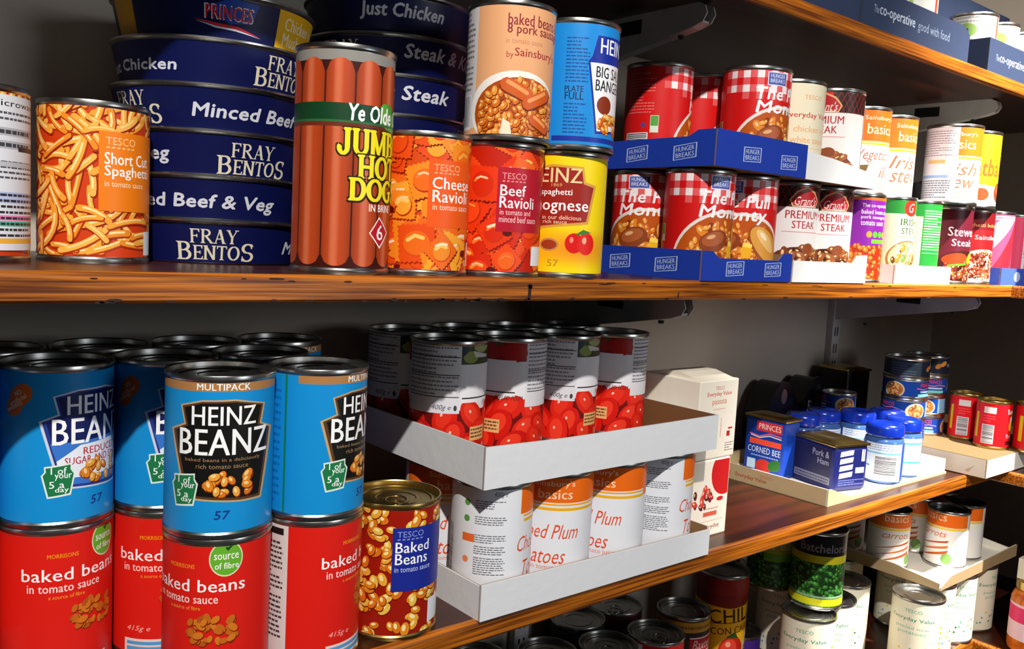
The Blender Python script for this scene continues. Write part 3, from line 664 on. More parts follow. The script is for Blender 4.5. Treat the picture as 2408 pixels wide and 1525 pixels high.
def d_baxt(c):
    c.rect(-116, 116, 0, 112, '2a1a16'); c.rect(-116, 116, 90, 104, 'b88420'); c.lines(-60, 60, 93, 101, '7a5210', 1, 3, .5)
    c.rect(-2, 60, 4, 82, 'e8784a'); c.rect(-2, 60, 63, 82, 'b0101c'); c.text('Baxters', 2, 44, 66, 79, 'f4c8c4', 4); c.rect(-2, 60, 62, 63.4, 'f0e0d8'); c.rect(-2, 60, 81.4, 83, 'f0e0d8'); c.text('Tomato', 4, 38, 44, 52, 'b03a1c', 1); c.rect(-2, 60, 4, 20, 'f0d8a0')
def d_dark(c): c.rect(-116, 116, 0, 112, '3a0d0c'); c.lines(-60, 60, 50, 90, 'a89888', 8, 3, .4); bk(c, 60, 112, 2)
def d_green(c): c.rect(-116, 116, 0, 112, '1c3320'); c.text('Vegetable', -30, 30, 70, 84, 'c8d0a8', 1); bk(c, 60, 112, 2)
def d_purp2(c): c.rect(-116, 116, 0, 112, '4a2a8c'); c.rect(-116, 116, 88, 112, 'e0dcec'); c.text('Beans', -30, 34, 60, 82, 'd8d8f0', 4); bk(c, 60, 112, 2)
def d_cream(c):
    c.rect(-116, 116, 0, 112, 'f1ead2'); c.text('TESCO', -12, 12, 90, 95, '58a888', 1); c.text('Everyday Value', -32, 32, 76, 83, '2a8a6c', 1); c.text('peeled new', -24, 24, 64, 70, '7ab8a0', 0); c.text('potatoes', -20, 20, 56, 62, '7ab8a0', 0)
    for i in range(14): c.ell(-30+(i*23) % 62, 16+(i*11) % 24, 1.6, 1.6, ('58b890','3a6a58','e8c018','48a0b0')[i % 4])
    for i in range(5): c.ell(46, 70-i*8, 2.4, 1.8, 'f0b818')
    bk(c, 54, 112, 4, '7a7466', 'efe6cc'); bk(c, -112, -60, 9, '7a7466', 'efe6cc')
def d_peas(c, a=True):
    c.rect(-116, 116, 0, 112, '1c4a1c'); c.beans(-116, 116, 0, 66, 420, 4, 5, '173a14', ('2f6e26','3a8230','2a6220'), '0c2208', '6aa850')
    if a: c.rect(-26, 34, 44, 112, 'b8b81c'); c.text('Mushy', -16, 24, 78, 88, '4a5a10', 1); c.text('Peas', -14, 22, 62, 76, 'e8e8a8', 3); c.rect(-26, 34, 44, 56, '6aa818')
    else:
        c.rect(-116, 116, 76, 112, '14100e'); c.rect(-116, 116, 66, 77, 'c0b41c'); c.text("Batchelors", -32, 34, 82, 94, '9a8c8c', 1); c.rect(-116, 116, 6, 16, 'd8d41c'); c.rect(-116, 116, 17, 20, '8ab08a')
def d_peas1(c): d_peas(c, True)
def d_peas2(c): d_peas(c, False)
def d_carrot(c):
    d_basic(c, ('sliced', 'carrots')); c.rect(-58, 58, 0, 62, 'eeeae6'); c.text('carrots', -20, 24, 50, 58, 'd8603a', 4)
    for i in range(3): c.poly([(-36, 8+i*11), (26, 24+i*9), (28, 30+i*8)], ('c8501c','d86a28','b8461a')[i])
    c.ell(26, 16, 8, 9, '7aa858')
def d_tuna(c, h=33):
    c.rect(-116, 116, 0, 40, '0c3c94')
    for sx in (0, 100, -100):
        c.text('PRINCES', -14+sx, 10+sx, 20, 26, 'e03a4a', 1); c.stroke([(-20+sx, 18), (-6+sx, 16), (6+sx, 18), (18+sx, 16)], 1.4, 'e87aa0'); c.rect(-14+sx, 12+sx, 11, 14, 'a8c8f0'); c.rect(-18+sx, 14+sx, 4, 9, '78d0c8'); c.ell(44+sx, 14, 17, 13, 'd8c8a0', 0, 24); c.ell(45+sx, 14, 14, 10.5, 'b8743c', 0, 24); c.blobs(45+sx, 14, 12, 9, 24, ('c8824a','a8602c','d89a5a','8a4a20'), 4, 3)
    c.rect(66, 84, 3, 30, '8ac0e8')
def d_tuna_shade(c): c.rect(-116, 116, 0, 40, '10192c'); c.rect(-60, -10, 4, 28, '2c3a48'); c.lines(-56, -14, 6, 26, '5a6a78', 5, 3, .4); c.ell(6, 16, 6, 4, 'b06a28', .5); c.ell(16, 20, 7, 4, 'c07a30', .5); c.text('PRINCES', 24, 48, 14, 20, '8a98c0', 1)  # topmost tuna tins: the shade on them is put into the print colours
def d_redtin(c):
    c.rect(-86, 86, 0, 80, 'd8101a')
    for sx in (0, 66): c.rect(-12+sx, 6+sx, 56, 66, 'd8d4ce'); c.barcode(-13+sx, 5+sx, 8, 38, 5, True); c.lines(-12+sx, 6+sx, 42, 54, 'f04a50', 3, 3, .4)
    c.rect(-27, -21, 16, 56, 'd8c81c'); c.text('Tomato', 24, 42, 56, 64, 'f4ded8', 3); c.ell(34, 38, 5, 9, 'e8c81c'); c.ell(35, 48, 4, 5, 'f0e8d8'); c.rect(24, 42, 8, 14, '3a1014'); c.text('Purée', 25, 42, 18, 25, 'f4a8a8', 1)
def d_top(c):
    c.rect(-116, 116, 0, 112, 'b9b8b2'); c.rect(-58, -44, 0, 112, '8c3020'); c.rect(26, 32, 0, 112, 'a8482c'); c.ell(-20, 60, 14, 10, '7a9a4a'); c.blobs(0, 30, 24, 18, 40, ('c8c0b0','a0806a','b05a3a','8aa05a'), 5, 2); c.lines(-36, 20, 70, 96, '8a8a88', 5, 2, .5); c.ell(50, 80, 8, 22, '7a9a30'); bk(c, 60, 112, 4)
# ------------------------------------------------------------------ tins
HERE = CAM
_c = {}
def cached(k, fn):
    if k not in _c: _c[k] = fn()
    return _c[k]
def tin_body(R, h, metal):
    mm = .001
    P = [(0.0001, 3), (R-4, 3), (R-1.6, 0), (R-.3, 0), (R, .6), (R, 3), (R-.9, 4.4), (R-.9, h-4.4), (R, h-3), (R, h-.6), (R-.3, h), (R-1.5, h), (R-2, h-.8), (R-2.2, h-5)]
    return lathe('tin_body', [(a*mm, b*mm) for a, b in P], M[metal], 72, True, 28, False)
def tin_lid(R, h, metal):
    P = [(R-2.2, h-5), (R-5, h-5.4), (R-6, h-4.2), (R-8, h-4.2), (R-9, h-5), (R*.55, h-5), (R*.53, h-4.5), (R*.45, h-4.5), (R*.43, h-5), (.05, h-5)]
    return lathe('tin_lid', [(a*.001, b*.001) for a, b in P][::-1], M[metal], 64, True, 28, False)
def pull_ring(h, metal):
    import bmesh
    V, F = [], []; n, mN = 28, 8
    for i in range(n):
        a = 2*math.pi*i/n; cx, cy = 11*math.cos(a)+12, 9*math.sin(a)
        for j in range(mN):
            b = 2*math.pi*j/mN; V.append(((cx+1.6*math.cos(b)*math.cos(a))*.001, (cy+1.6*math.cos(b)*math.sin(a))*.001, (h-3+.8*math.sin(b))*.001))
    for i in range(n):
        for j in range(mN): F.append((i*mN+j, ((i+1) % n)*mN+j, ((i+1) % n)*mN+(j+1) % mN, i*mN+(j+1) % mN))
    b0 = len(V)
    for z in (h-4.9, h-2.4):
        for k in range(14): a = 2*math.pi*k/14; V.append(((23+4*math.cos(a))*.001, 3.4*math.sin(a)*.001, z*.001))
    F.append(tuple(b0+14+k for k in range(14)))
    for k in range(14): F.append((b0+k, b0+(k+1) % 14, b0+14+(k+1) % 14, b0+14+k))
    return mesh('pull_ring', V, F, M[metal], True)
def can(name, label, X, Y, z, design, off=0, h=110, R=37, cat='can', group=None, ring=False, metal='tin'):
    a = math.atan2(HERE.y-Y, HERE.x-X)+rad(off)
    t = thing(name, label, cat, (X, Y, z), a, group)
    obj('tin_body', cached(('b', R, h, metal), lambda: tin_body(R, h, metal)), t)
    l = obj('lid', cached(('l', R, h, metal), lambda: tin_lid(R, h, metal)), t)
    if ring: obj('pull_ring', cached(('r', h, metal), lambda: pull_ring(h, metal)), l)
    def mk():
        c = Cv(); c.rect(-math.pi*R-2, math.pi*R+2, 0, h, 'd8d8d8'); design(c); return c.wrap('paper_label', (R-.75)*.001, 4.6, h-4.6)
    obj('paper_label', cached((design.__name__, R, h), mk), t)
    return t

# ------------------------------------------------------------------ the place: wall, shelves, brackets
ZT, ZM, ZL, ZB = 0.2996, 0.0, -0.2879, -0.570; TH = .019; YW = .28; XC = 1.06; XR = 1.42
obj('wall_back', boxm('wall_back', -1.3, XR+.1, YW, YW+.1, -1.1, 1.0, M['wall']), kind='structure')
obj('wall_right', boxm('wall_right', XR, XR+.1, -.9, YW, -1.1, 1.0, M['wall']), kind='structure')
def shelf(z, label):
    pts = [(-1.2, .006), (XC+.006, .006), (XC+.006, -.8), (XR-.002, -.8), (XR-.002, YW-.002), (-1.2, YW-.002)]
    o = obj('wall_shelf', extrude_poly('wall_shelf', pts, 'z', z-TH, z, M['wood']), label=label); o['category'] = 'shelf'; o['group'] = 'wooden wall shelves'
    # front lipping, bull-nosed, mitred round the inside corner
    P = [(0.006, 0), (.0025, 0), (.0006, -.0018), (0, -.004), (0, -TH+.002), (.0015, -TH), (.006, -TH)]
    ends = [(-1.2, None), (XC, 'm'), (None, -.8)]
    V, F = [], []; n = len(P)
    for s in range(3):
        for (d, zz) in P:
            if s == 0: V.append((-1.2, d, z+zz))
            elif s == 1: V.append((XC+d, d, z+zz))
            else: V.append((XC+d, -.8, z+zz))
    for s in range(2):
        for i in range(n-1): F.append((s*n+i, s*n+i+1, (s+1)*n+i+1, (s+1)*n+i))
    obj('front_edge', mesh('front_edge', V, F, M['edge']), o, label='orange grained wooden front edge')
    return o
shelf(ZT, 'topmost wooden shelf seen from below, with navy trays on it at the upper right')
SM = shelf(ZM, 'wooden shelf running straight across the middle of the photo under the hot dog can')
shelf(ZL, 'wooden shelf sloping up to the right under the tomato can trays')
shelf(ZB, 'lowest wooden shelf, its inside corner showing at the bottom right edge')
# a dark joint, a crack and chipped corners on the middle shelf edge
rg = random.Random(8); V, F = [], []
def blot(x, z, w_, h_):
    b0 = len(V); n = 9
    for k in range(n): a = 2*math.pi*k/n; q = rg.uniform(.6, 1.1); V.append((x+w_/2*q*math.cos(a), -.00025, z+h_/2*q*math.sin(a)))
    F.append(tuple(range(b0, b0+n)))
blot(.0781, -.0115, .005, .017); blot(.0785, -.007, .007, .006); blot(.2694, -.0145, .0025, .009)
for i in range(34): blot(rg.uniform(-.02, .07) if i < 12 else rg.uniform(-.3, 1.0), -.0183+rg.uniform(-.0004, .0012), rg.uniform(.003, .012), rg.uniform(.0012, .003))
for i in range(16): blot(rg.uniform(-.3, 1.0), -.004+rg.uniform(-.0006, .0012), rg.uniform(.004, .02), rg.uniform(.0006, .0016))
obj('chips', mesh('chips', V, F, mat('chipped_wood', '2a1106', .7)[0]), SM, label='dark joint, cracks and chips in the edge')
def bracket(x, z, label):
    t = thing('shelf_bracket', label, 'bracket', (x, YW-.004, z-TH), 0, 'pale metal shelf brackets')
    pts = [(0, 0), (-.232, 0), (-.240, -.004), (-.243, -.012), (-.238, -.020), (-.225, -.024), (0, -.062)]
    obj('side_plate', extrude_poly('side_plate', pts, 'x', -.0075, -.006, M['bracket']), t); obj('side_plate', extrude_poly('side_plate', pts, 'x', .006, .0075, M['bracket']), t)
    obj('web', extrude_poly('web', [(0, -.060), (-.224, -.0225), (-.236, -.018), (-.236, -.020), (-.224, -.0245), (0, -.0625)], 'x', -.006, .006, M['bracket']), t)
    obj('slot', boxm('slot', -.0079, -.0074, -.155, -.115, -.021, -.006, M['slot']), t, label='dark rectangular slot')
    for y in (-.06, -.205): obj('screw', lathe('screw', [(.0001, -.0035), (.003, -.003), (.0035, 0), (.0001, 0)], M['slot'], 10, True, 30, False), t, (0, y, -.0245-(y+.224)*.2299*1))
bracket(.330, ZT, 'pale bracket under the top shelf at the top centre edge of the photo')
bracket(1.03, ZT, 'pale bracket under the top shelf above the orange and white tins')
bracket(.330, ZM, 'pale bracket under the middle shelf above the tomato tins')
bracket(1.03, ZM, 'pale bracket under the middle shelf above the blue lidded jars')
def upright(x, label):
    t = thing('shelf_upright', label, 'shelf upright', (x, YW-.012, -1.0), 0, 'slotted metal uprights on the wall')
    obj('rail', boxm('rail', -.012, .012, 0, .0118, 0, 1.9, M['bracket'], .001), t)
    V, F = [], []
    for k in range(62):
        z = .02+k*.03; b = len(V)
        for xx in (-.004, .004): V += [(xx-.0015, -.0002, z), (xx+.0015, -.0002, z), (xx+.0015, -.0002, z+.016), (xx-.0015, -.0002, z+.016)]
        F += [(b, b+1, b+2, b+3), (b+4, b+5, b+6, b+7)]
    obj('slots', mesh('slots', V, F, M['slot']), t)
upright(.330, 'slotted upright rail behind the tomato tins'); upright(1.03, 'slotted upright rail on the wall above the blue lidded jars')
# ------------------------------------------------------------------ card helpers
import bmesh
def colour(me, hx, fn=None):
    ca = me.color_attributes.new('print', 'FLOAT_COLOR', 'POINT'); c = lin(hx)
    for i, v in enumerate(me.vertices):
        q = lin(fn(v.co)) if fn else c; ca.data[i].color = (*q, 1)
    return me
def join(a, *bs):
    bm = bmesh.new(); bm.from_mesh(a)
    for b in bs: bm.from_mesh(b)
    bm.to_mesh(a); bm.free(); a.update(); return a
def tray(label, x0, x1, y0, y1, z, h, col, inner, group=None, fprof=None, sprof=None, fprint=None, sprint=None, name='cardboard_tray', t=.0025, rz=0, back=True):
    """fprof / sprof: outline of the top edge of the front / side walls as (fraction along, height)"""
    W, Dp = x1-x0, y1-y0
    T = thing(name, label, 'cardboard tray', (x0, y0, z), rz, group)
    fp = fprof or [(0, h), (1, h)]; sp = sprof or [(0, h), (1, h)]
    me = extrude_poly('front_panel', [(0, 0)]+[(a*W, b) for a, b in fp]+[(W, 0)], 'y', 0, t, M['card']); colour(me, col, lambda c: col if c.y < t*.5 else inner)
    if fprint: c = Cv(); fprint(c); join(me, c.flat('p', (0, 0, 0), (1, 0, 0), (0, 0, 1), W*1000, 200))
    obj('front_panel', me, T)
    me = extrude_poly('side_panel', [(t, 0)]+[(t+a*(Dp-t), b) for a, b in sp]+[(Dp, 0)], 'x', 0, t, M['card']); colour(me, col, lambda c: col if c.x < t*.5 else inner)
    if sprint: c = Cv(); sprint(c); join(me, c.flat('p', (0, Dp, 0), (0, -1, 0), (0, 0, 1), Dp*1000, 200))
    obj('side_panel', me, T)
    me = extrude_poly('side_panel', [(t, 0)]+[(t+a*(Dp-t), b) for a, b in sp]+[(Dp, 0)], 'x', W-t, W, M['card']); colour(me, col, lambda c: inner if c.x < W-t*.5 else col); obj('side_panel', me, T)
    if back: me = boxm('back_panel', t, W-t, Dp-t, Dp, 0, h, M['card']); obj('back_panel', colour(me, col), T)
    me = boxm('base', t, W-t, t, Dp-t, 0, .0015, M['card']); obj('base', colour(me, inner), T)
    return T
def box_thing(name, label, cat, x, y, z, W, Dp, H, rz, mats, prints, group=None, bev=.002, base='ffffff', parts=None):
    """printed box: origin at its front left bottom corner; prints = {'front': fn, 'left': fn}"""
    T = thing(name, label, cat, (x, y, z), rz, group)
    me = colour(boxm('carton_body', 0, W, 0, Dp, 0, H, M[mats], bev), base); ex = []
    if 'front' in prints: c = Cv(); prints['front'](c); ex.append(c.flat('p', (bev, 0, bev), (1, 0, 0), (0, 0, 1), (W-2*bev)*1000, (H-2*bev)*1000, M[mats]))
    if 'left' in prints: c = Cv(); prints['left'](c); ex.append(c.flat('p', (0, Dp-bev, bev), (0, -1, 0), (0, 0, 1), (Dp-2*bev)*1000, (H-2*bev)*1000, M[mats]))
    obj('printed_body', join(me, *ex), T)
    return T
# ------------------------------------------------------------------ middle shelf, left to right
can('spaghetti_can', 'tin cut by the left edge of the photo, showing its white nutrition table', -.311, .106, 0, d_side, 4)
can('spaghetti_can', 'short cut spaghetti tin with orange panel, beside the tall pile of navy pie tins', -.2285, .1275, 0, d_spag)
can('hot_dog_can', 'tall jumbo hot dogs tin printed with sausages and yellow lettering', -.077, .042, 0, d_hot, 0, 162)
can('ravioli_can', 'cheese ravioli tin with orange panel, right beside the hot dogs tin', -.003, .0425, 0, d_chr)
can('ravioli_can', 'beef ravioli tin with dark red panel, under the peach coloured beans tin', .0725, .040, 0, d_bfr)
can('spaghetti_can', 'yellow spaghetti bolognese tin under the blue sausages tin', .148, .038, 0, d_bol)
can('baked_beans_can', 'peach coloured baked beans and pork sausages tin on the beef ravioli tin', .0715, .033, .1105, d_sain)
can('baked_beans_can', 'bright blue beans tin with big sausages, on the yellow bolognese tin',   .1462, .031, .1105, d_bang)
def pie(label, X, Y, k, items, off=0, group=None, blue='071048'):
    a = math.atan2(HERE.y-Y, HERE.x-X)+rad(off); t = thing('pie_tin', label, 'pie tin', (X, Y, k*.034), a, group)
    b = [(.0001, 0), (70.5, 0), (71.5, .8), (78.2, 30.4), (80.2, 31.4), (81, 32.2), (81, 33.6), (80, 34), (78.8, 33.4), (77.5, 31.6), (.05, 31.6)]
    obj('tin_body', cached('pb', lambda: lathe('tin_body', [(p*.001, q*.001) for p, q in b], M['tin'], 96, True, 28, False)), t)
    c = Cv(); c.rect(-230, 230, -2, 34, blue); draw(c, items); obj('printed_side', c.wrap('printed_side', .0716, 1.0, 30.2, .2275, None, 128), t)
fb = lambda u0, v0, s=1, col='e6dcc0': [('t','FRAY',u0+9*s,u0+45*s,v0+12.5,v0+24,col,2.0 and 2), ('t','BENTOS',u0,u0+59*s,v0,v0+13,col,2)]
def fbw(u0, v0=2, s=1):
    return [('f', u0, v0)]
_draw0 = draw
def draw(c, items):
    for it in items:
        if it[0] == 'f':
            u0, v0 = it[1], it[2]; col = 'e2d9be'
            c.text('FRAY', u0+10, u0+44, v0+13.2, v0+24, col, 2); c.text('B', u0, u0+11, v0, v0+14, col, 2); c.text('ENTO', u0+12, u0+46, v0+.5, v0+11.5, col, 2); c.text('S', u0+47, u0+57, v0-.3, v0+14, col, 2)
        else: _draw0(c, [it])
W_ = 'd9dbe6'; G1 = 'pile of navy pie tins beside the hot dogs tin'; G2 = 'pile of navy pie tins behind the ravioli tins'
mb = lambda a, b, v=6: ('t', 'Minced Beef & Veg', a, b, v, v+13, W_, 3)
px, py = -.12, .187
pie('navy pie tin at the bottom of its pile, only the maker name on it', px, py, 0, [('f', -25, 2.8), mb(60, 190)], 0, G1)
pie('navy pie tin second from the bottom of the pile, lettered minced beef and veg', px, py, 1, [mb(-82, 48), ('f', 110, 3)], 0, G1)
pie('navy pie tin third from the bottom, maker name at its right', px, py, 2, [('f', 2.5, 1.5), mb(-162, -31, 7), mb(90, 210)], 0, G1)
pie('navy pie tin fourth from the bottom, minced beef at its right', px, py, 3, [mb(-15, 116, 6.5), ('f', -95, 3)], 0, G1)
pie('navy chicken pie tin directly under the tin with a yellow panel', px, py, 4, [('t','Just Chicken',-112,-27,6.5,17,W_,3), ('f', 28.7, 3.5)], 0, G1)
pie('navy chicken and mushroom pie tin with yellow panel, topmost of its pile', px, py, 5,
    [('t','PRINCES',-7.6,26.6,13.8,24.7,'f0eef2',1), ('t','PRINCES',-6.8,25.8,14.6,23.9,'d81828',1), ('p',[(-15,13.4),(0,9.5),(14,8.8),(34,5.2),(16,10.6),(2,11.4)],'e02838'), ('p',[(-14,12.2),(0,8),(14,7.2),(34,4.8),(14,8.6),(0,9.3)],'e8ecf6'), ('p',[(-6,22),(10,11.5),(26,14),(30,28),(10,30)],'1c48b0'),
     ('r',47,112,0,34,'f0b818'), ('t',"Chicken 'n",54,96,16,26,'f8f0d0',1), ('t','Mushroom',54,98,4,14,'f8f0d0',1), ('r',-92,-64,0,34,'d8a018'),('t','PRINCES',-7.6,26.6,13.8,24.7,'f0eef2',1),('t','PRINCES',-6.8,25.8,14.6,23.9,'d81828',1)], 0, G1)
qx, qy = .05, .19
for k, it, lab in [(0, [mb(-60, 60)], None), (1, [mb(-50, 70)], None), (2, [('f', -20, 3)], None),
    (3, [('t','Just Steak',-120,-40,8,20,W_,3), ('f', 60, 3)], 'navy pie tin showing as a sliver above the cheese ravioli tin'), (4, [('t','Just Steak',-28,57,8.7,24,W_,3)], 'navy just steak pie tin right of the hot dogs tin'),
    (5, [('t','Steak & Kidney',12.5,120,11,26,W_,3), ('f', -70, 3)], 'navy steak and kidney pie tin behind the hot dogs tin'), (6, [('t','Just Chicken',-26,47,11,25.5,W_,3)], 'navy just chicken pie tin cut by the top edge, left of the peach beans tin')]:
    pie(lab or 'navy pie tin hidden low in the pile behind the ravioli tins', qx, qy, k, it, 0, G2)
# blue trays of red gingham breakfast tins
def hlogo(c, x, v, s=1.0, tilt=.05):
    a, b = 15*s, 7.4*s
    for q, col in ((1.0, 'b8c4e4'), (.9, '1638a4')): c.poly([(x-a*q, v-b*q-tilt*a), (x+a*q, v-b*q+tilt*a), (x+a*q, v+b*q+tilt*a), (x-a*q, v+b*q-tilt*a)], col)
    c.text('HUNGER', x-a*.78, x+a*.78, v+.6*s, v+5.4*s, 'b8c4e4', 1, tilt); c.text('BREAKS', x-a*.78, x+a*.78, v-5.4*s, v-.6*s, 'b8c4e4', 1, tilt)
GH = 'red gingham breakfast tins in the blue trays'
tray('blue printed tray on the middle shelf holding red gingham tins, lower of two', .303, .459, .0, .28-.03, 0, .030, '1638a4', '8a7048', None,
     [(0, .030), (.10, .030), (.17, .023), (.84, .023), (.9, .031), (1, .031)], None, lambda c: (hlogo(c, 54, 13), hlogo(c, 121, 13)), lambda c: [hlogo(c, 250-x, 14, 1, .1) for x in (47, 112, 180)])
tray('blue printed tray stacked on the red gingham tins, upper of two', .305, .462, -.006, .24, .1135, .036, '1638a4', '8a7048', None,
     None, [(0, .036), (.09, .036), (.14, .030), (1, .029)], lambda c: (hlogo(c, 58, 16), hlogo(c, 124, 14)), lambda c: [hlogo(c, 246-x, 15, 1, .1) for x in (40, 105, 170)])
can('breakfast_can', 'red gingham breakfast tin at the front left corner of the lower blue tray', .3427, .0415, .002, d_hb, 52)
can('breakfast_can', 'red gingham breakfast tin at the front right corner of the lower blue tray', .4195, .0415, .002, d_hb, -4)
can('breakfast_can', 'red gingham breakfast tin in the lower blue tray, right behind the yellow bolognese tin', .3427, .117, .002, d_hb, 4)
can('breakfast_can', 'red gingham breakfast tin showing its bar code in the upper blue tray', .3445, .109, .1155, d_hb, 118)
can('breakfast_can', 'red gingham breakfast tin half hidden between two others in the upper blue tray', .4195, .114, .1155, d_hb, 100)
can('breakfast_can', 'red gingham breakfast tin at the front of the upper blue tray', .4195, .036, .1155, d_hb, 52)
# white trays, steak tins and the rest of the double row
tray('low white tray holding two steak tins, on the middle shelf', .4625, .6195, 0, .2, 0, .024, 'f0f0f0', '8a7048', 'low white trays on the middle shelf', [(0, .024), (.8, .024), (.86, .033), (1, .034)])
tray('low white tray stacked on the steak tins', .4635, .6205, -.004, .19, .1135, .030, 'f0f0f0', '8a7048', 'low white trays on the middle shelf', [(0, .030), (.35, .027), (.83, .019), (.87, .03), (1, .031)])
can('steak_can', 'premium steak tin in the lower white tray, next to the blue tray', .5035, .0425, .002, d_prem, 36)
can('steak_can', 'premium steak tin in the lower white tray, next to the purple tin', .578, .0425, .002, d_prem, 26)
can('chicken_can', 'cream coloured value chicken tin in the upper white tray', .5037, .046, .1155, d_every, 40)
can('steak_can', 'premium steak tin in the upper white tray', .5785, .0395, .1155, d_prem, -14)
can('steak_can', 'steak tin showing as a red and white strip behind the upper red gingham breakfast tin', .5037, .121, .1155, d_prem, 30)
can('baked_beans_can', 'purple labelled beans and sausages tin on the middle shelf', .655, .0420, 0, d_purple, 10)
tray('white tray with a plain lip in front of the green stew tins',   .6955, .8515, .002, .16, 0, .024, 'f4f4f4', '8a7048', 'low white trays on the middle shelf')
can('stew_can', 'cream and green stew tin with red badge, left in its white tray', .7365, .0425, .002, d_irish1, 56)
can('stew_can', 'stew tin showing its green back panel, right in its white tray', .8105, .0425, .002, d_irish1, -42)
can('stewed_steak_can', 'dark maroon stewed steak tin', .908, .042, 0, d_stew1, 46)
can('bolognese_can', 'dark red spaghetti bolognese tin beside the maroon stewed steak tin', .983, .042, 0, d_stew2, 46)
can('soup_can', 'pink tin in the small blue tray at the right edge', 1.0645, .046, .002, d_pink, 30)
tray('small blue tray at the right edge of the middle shelf', 1.0235, 1.182, .003, .09, 0, .026, '3a58c0', '8a7048', None, None, None, lambda c: c.ell(60, 13, 12, 8, 'b8c8ee'))
can('soup_can', 'plain tin standing behind the pink tin', 1.1405, .048, .002, d_pink, -60)
can('vegetable_can', 'orange and white vegetable tin in the upper row on the middle shelf', .683, .060, .1105, d_veg, 42)
can('stew_can', 'orange and white tin lettered Irish stew in the upper row', .765, .065, .1105, d_irb, 50)
can('stew_can', 'tin turned to its white back with an orange panel at its right', .880, .028, .1105, d_big, 14)
can('meatball_can', 'yellow meatballs tin in the upper row at the right', .957, .034, .1105, d_meat, 26)
can('steak_can', 'tin hidden behind the front row under the upper orange topped tins', .70, .135, 0, d_prem, 60)
t = thing('film_wrapped_pack', 'clear film wrapped pack behind the yellow meatballs tin', 'wrapped pack', (1.13, .175, .0))
def lumpy(name, W, Dp, H, m, n=10, amp=.006, seed=3):
    bm = bmesh.new(); bmesh.ops.create_cube(bm, size=1); bmesh.ops.subdivide_edges(bm, edges=bm.edges[:], cuts=n, use_grid_fill=True); rg = random.Random(seed)
    for v in bm.verts:
        k = 1-.12*(abs(v.co.x*2)**4+abs(v.co.y*2)**4); v.co = Vector((v.co.x*W*k, v.co.y*Dp*k, (v.co.z+.5)*H)); v.co += Vector((rg.uniform(-1, 1), rg.uniform(-1, 1), rg.uniform(-.5, .5) if v.co.z > .01 else 0))*amp
    me = bpy.data.meshes.new(name); bm.to_mesh(me); bm.free(); me.materials.append(m); me.shade_smooth(); return me
obj('film_wrap', lumpy('film_wrap', .12, .12, .16, M['film']), t)
# ------------------------------------------------------------------ top shelf
def coop(c, W):
    c.text('The', 24, 36, 18, 27, '8a93a8', 0); c.text('co-operative', 38, 124, 14, 30, 'a8b0c0', 1); c.text('good with food', 132, 218, 14, 29, '7a8498', 0)
GT = 'navy printed trays on the top shelf'
tray('navy printed tray on the top shelf, nearest and cut by the top edge', .29, .558, .004, .22, ZT, .046, '25324e', '3a3a3a', GT, None, None, lambda c: coop(c, 268))
tray('navy printed tray in the middle of the top shelf', .566, .842, .004, .22, ZT, .046, '25324e', '3a3a3a', GT, [(0, .046), (.94, .046), (1, .036)], None, lambda c: coop(c, 276))
tray('navy printed tray at the right end of the top shelf', .905, 1.17, .004, .22, ZT, .046, '25324e', '3a3a3a', GT, [(0, .046), (1, .046)], None, lambda c: coop(c, 265))
GC = 'silvery labelled tins in the navy trays'
for i, (x, y, lab) in enumerate([(.607, .046, 'silvery labelled tin left in the middle navy tray'), (.6825, .046, 'silvery labelled tin second in the middle navy tray'), (.758, .046, 'silvery labelled tin with red stripe third in the middle navy tray'), (.945, .047, 'silvery labelled tin at the left front of the right hand navy tray'), (1.021, .047, 'silvery labelled tin second in the right hand navy tray'), (1.098, .047, 'silvery labelled tin third in the right hand navy tray'), (.33, .046, 'silvery tin in the nearest navy tray'), (.41, .046, 'second silvery tin in the nearest navy tray')]):
    can('vegetable_can', lab, x, y, ZT+.002, d_top, (10, 30, 14, 20, 40, 5, 0, 0)[i], 85, 33, 'can', GC)
tray('navy tray stacked on the tins of the middle navy tray', .566, .842, .10, .24, ZT+.0885, .046, '25324e', '3a3a3a', GT)
tray('navy tray stacked on the tins of the right hand navy tray', .905, 1.17, .09, .24, ZT+.0885, .046, '25324e', '3a3a3a', GT)
for x in (.607, .683, .79, .946, 1.022, 1.098): can('vegetable_can', 'silvery tin in the back row of a navy tray', x, .16, ZT+.002, d_top, 20, 85, 33, 'can', GC)
# ------------------------------------------------------------------ lower shelf: beans
GR = 'red baked beans tins under the blue ones'; GB = 'blue beans tins in two rows'
low = [(-.1690, .036, d_heinz, 0, d_morr, 0, 'in the middle of the front row, facing out'), (-.0945, .036, d_heinz, 60, d_morr, 91, 'at the right end of the front row'),
       (-.2560, .1105, d_heinzr, 39, d_morr, 45, 'leftmost of the row behind, with orange sticker'), (-.1815, .1105, d_heinzr, 34, d_morr, 28, 'behind the front one, second of the row behind'),
       (-.3310, .1105, d_heinzr, 20, d_morr, -60, 'cut by the left edge of the photo'), (-.1070, .1105, d_heinz, 20, d_morr, 10, 'third of the row behind, only its rim showing')]
for x, y, a, oa, b, ob, pos in low:
    can('baked_beans_can', 'red beans tin under the blue tin '+pos, x, y, ZL, b, ob, group=GR)
    can('baked_beans_can', 'blue beans tin '+pos, x, y, ZL+.1105, a, oa, group=GB)
for x, pos in ((-.285, 'leftmost'), (-.208, 'second from the left'), (-.133, 'third from the left'), (-.057, 'rightmost')):
    can('baked_beans_can', 'red baked beans tin hidden in the back row, '+pos, x, .1825, ZL, d_morr, 30, group=GR)
    can('baked_beans_can', 'blue beans tin of the back row, only its dark rim showing, '+pos, x, .1825, ZL+.1105, d_heinz, 30, group=GB)
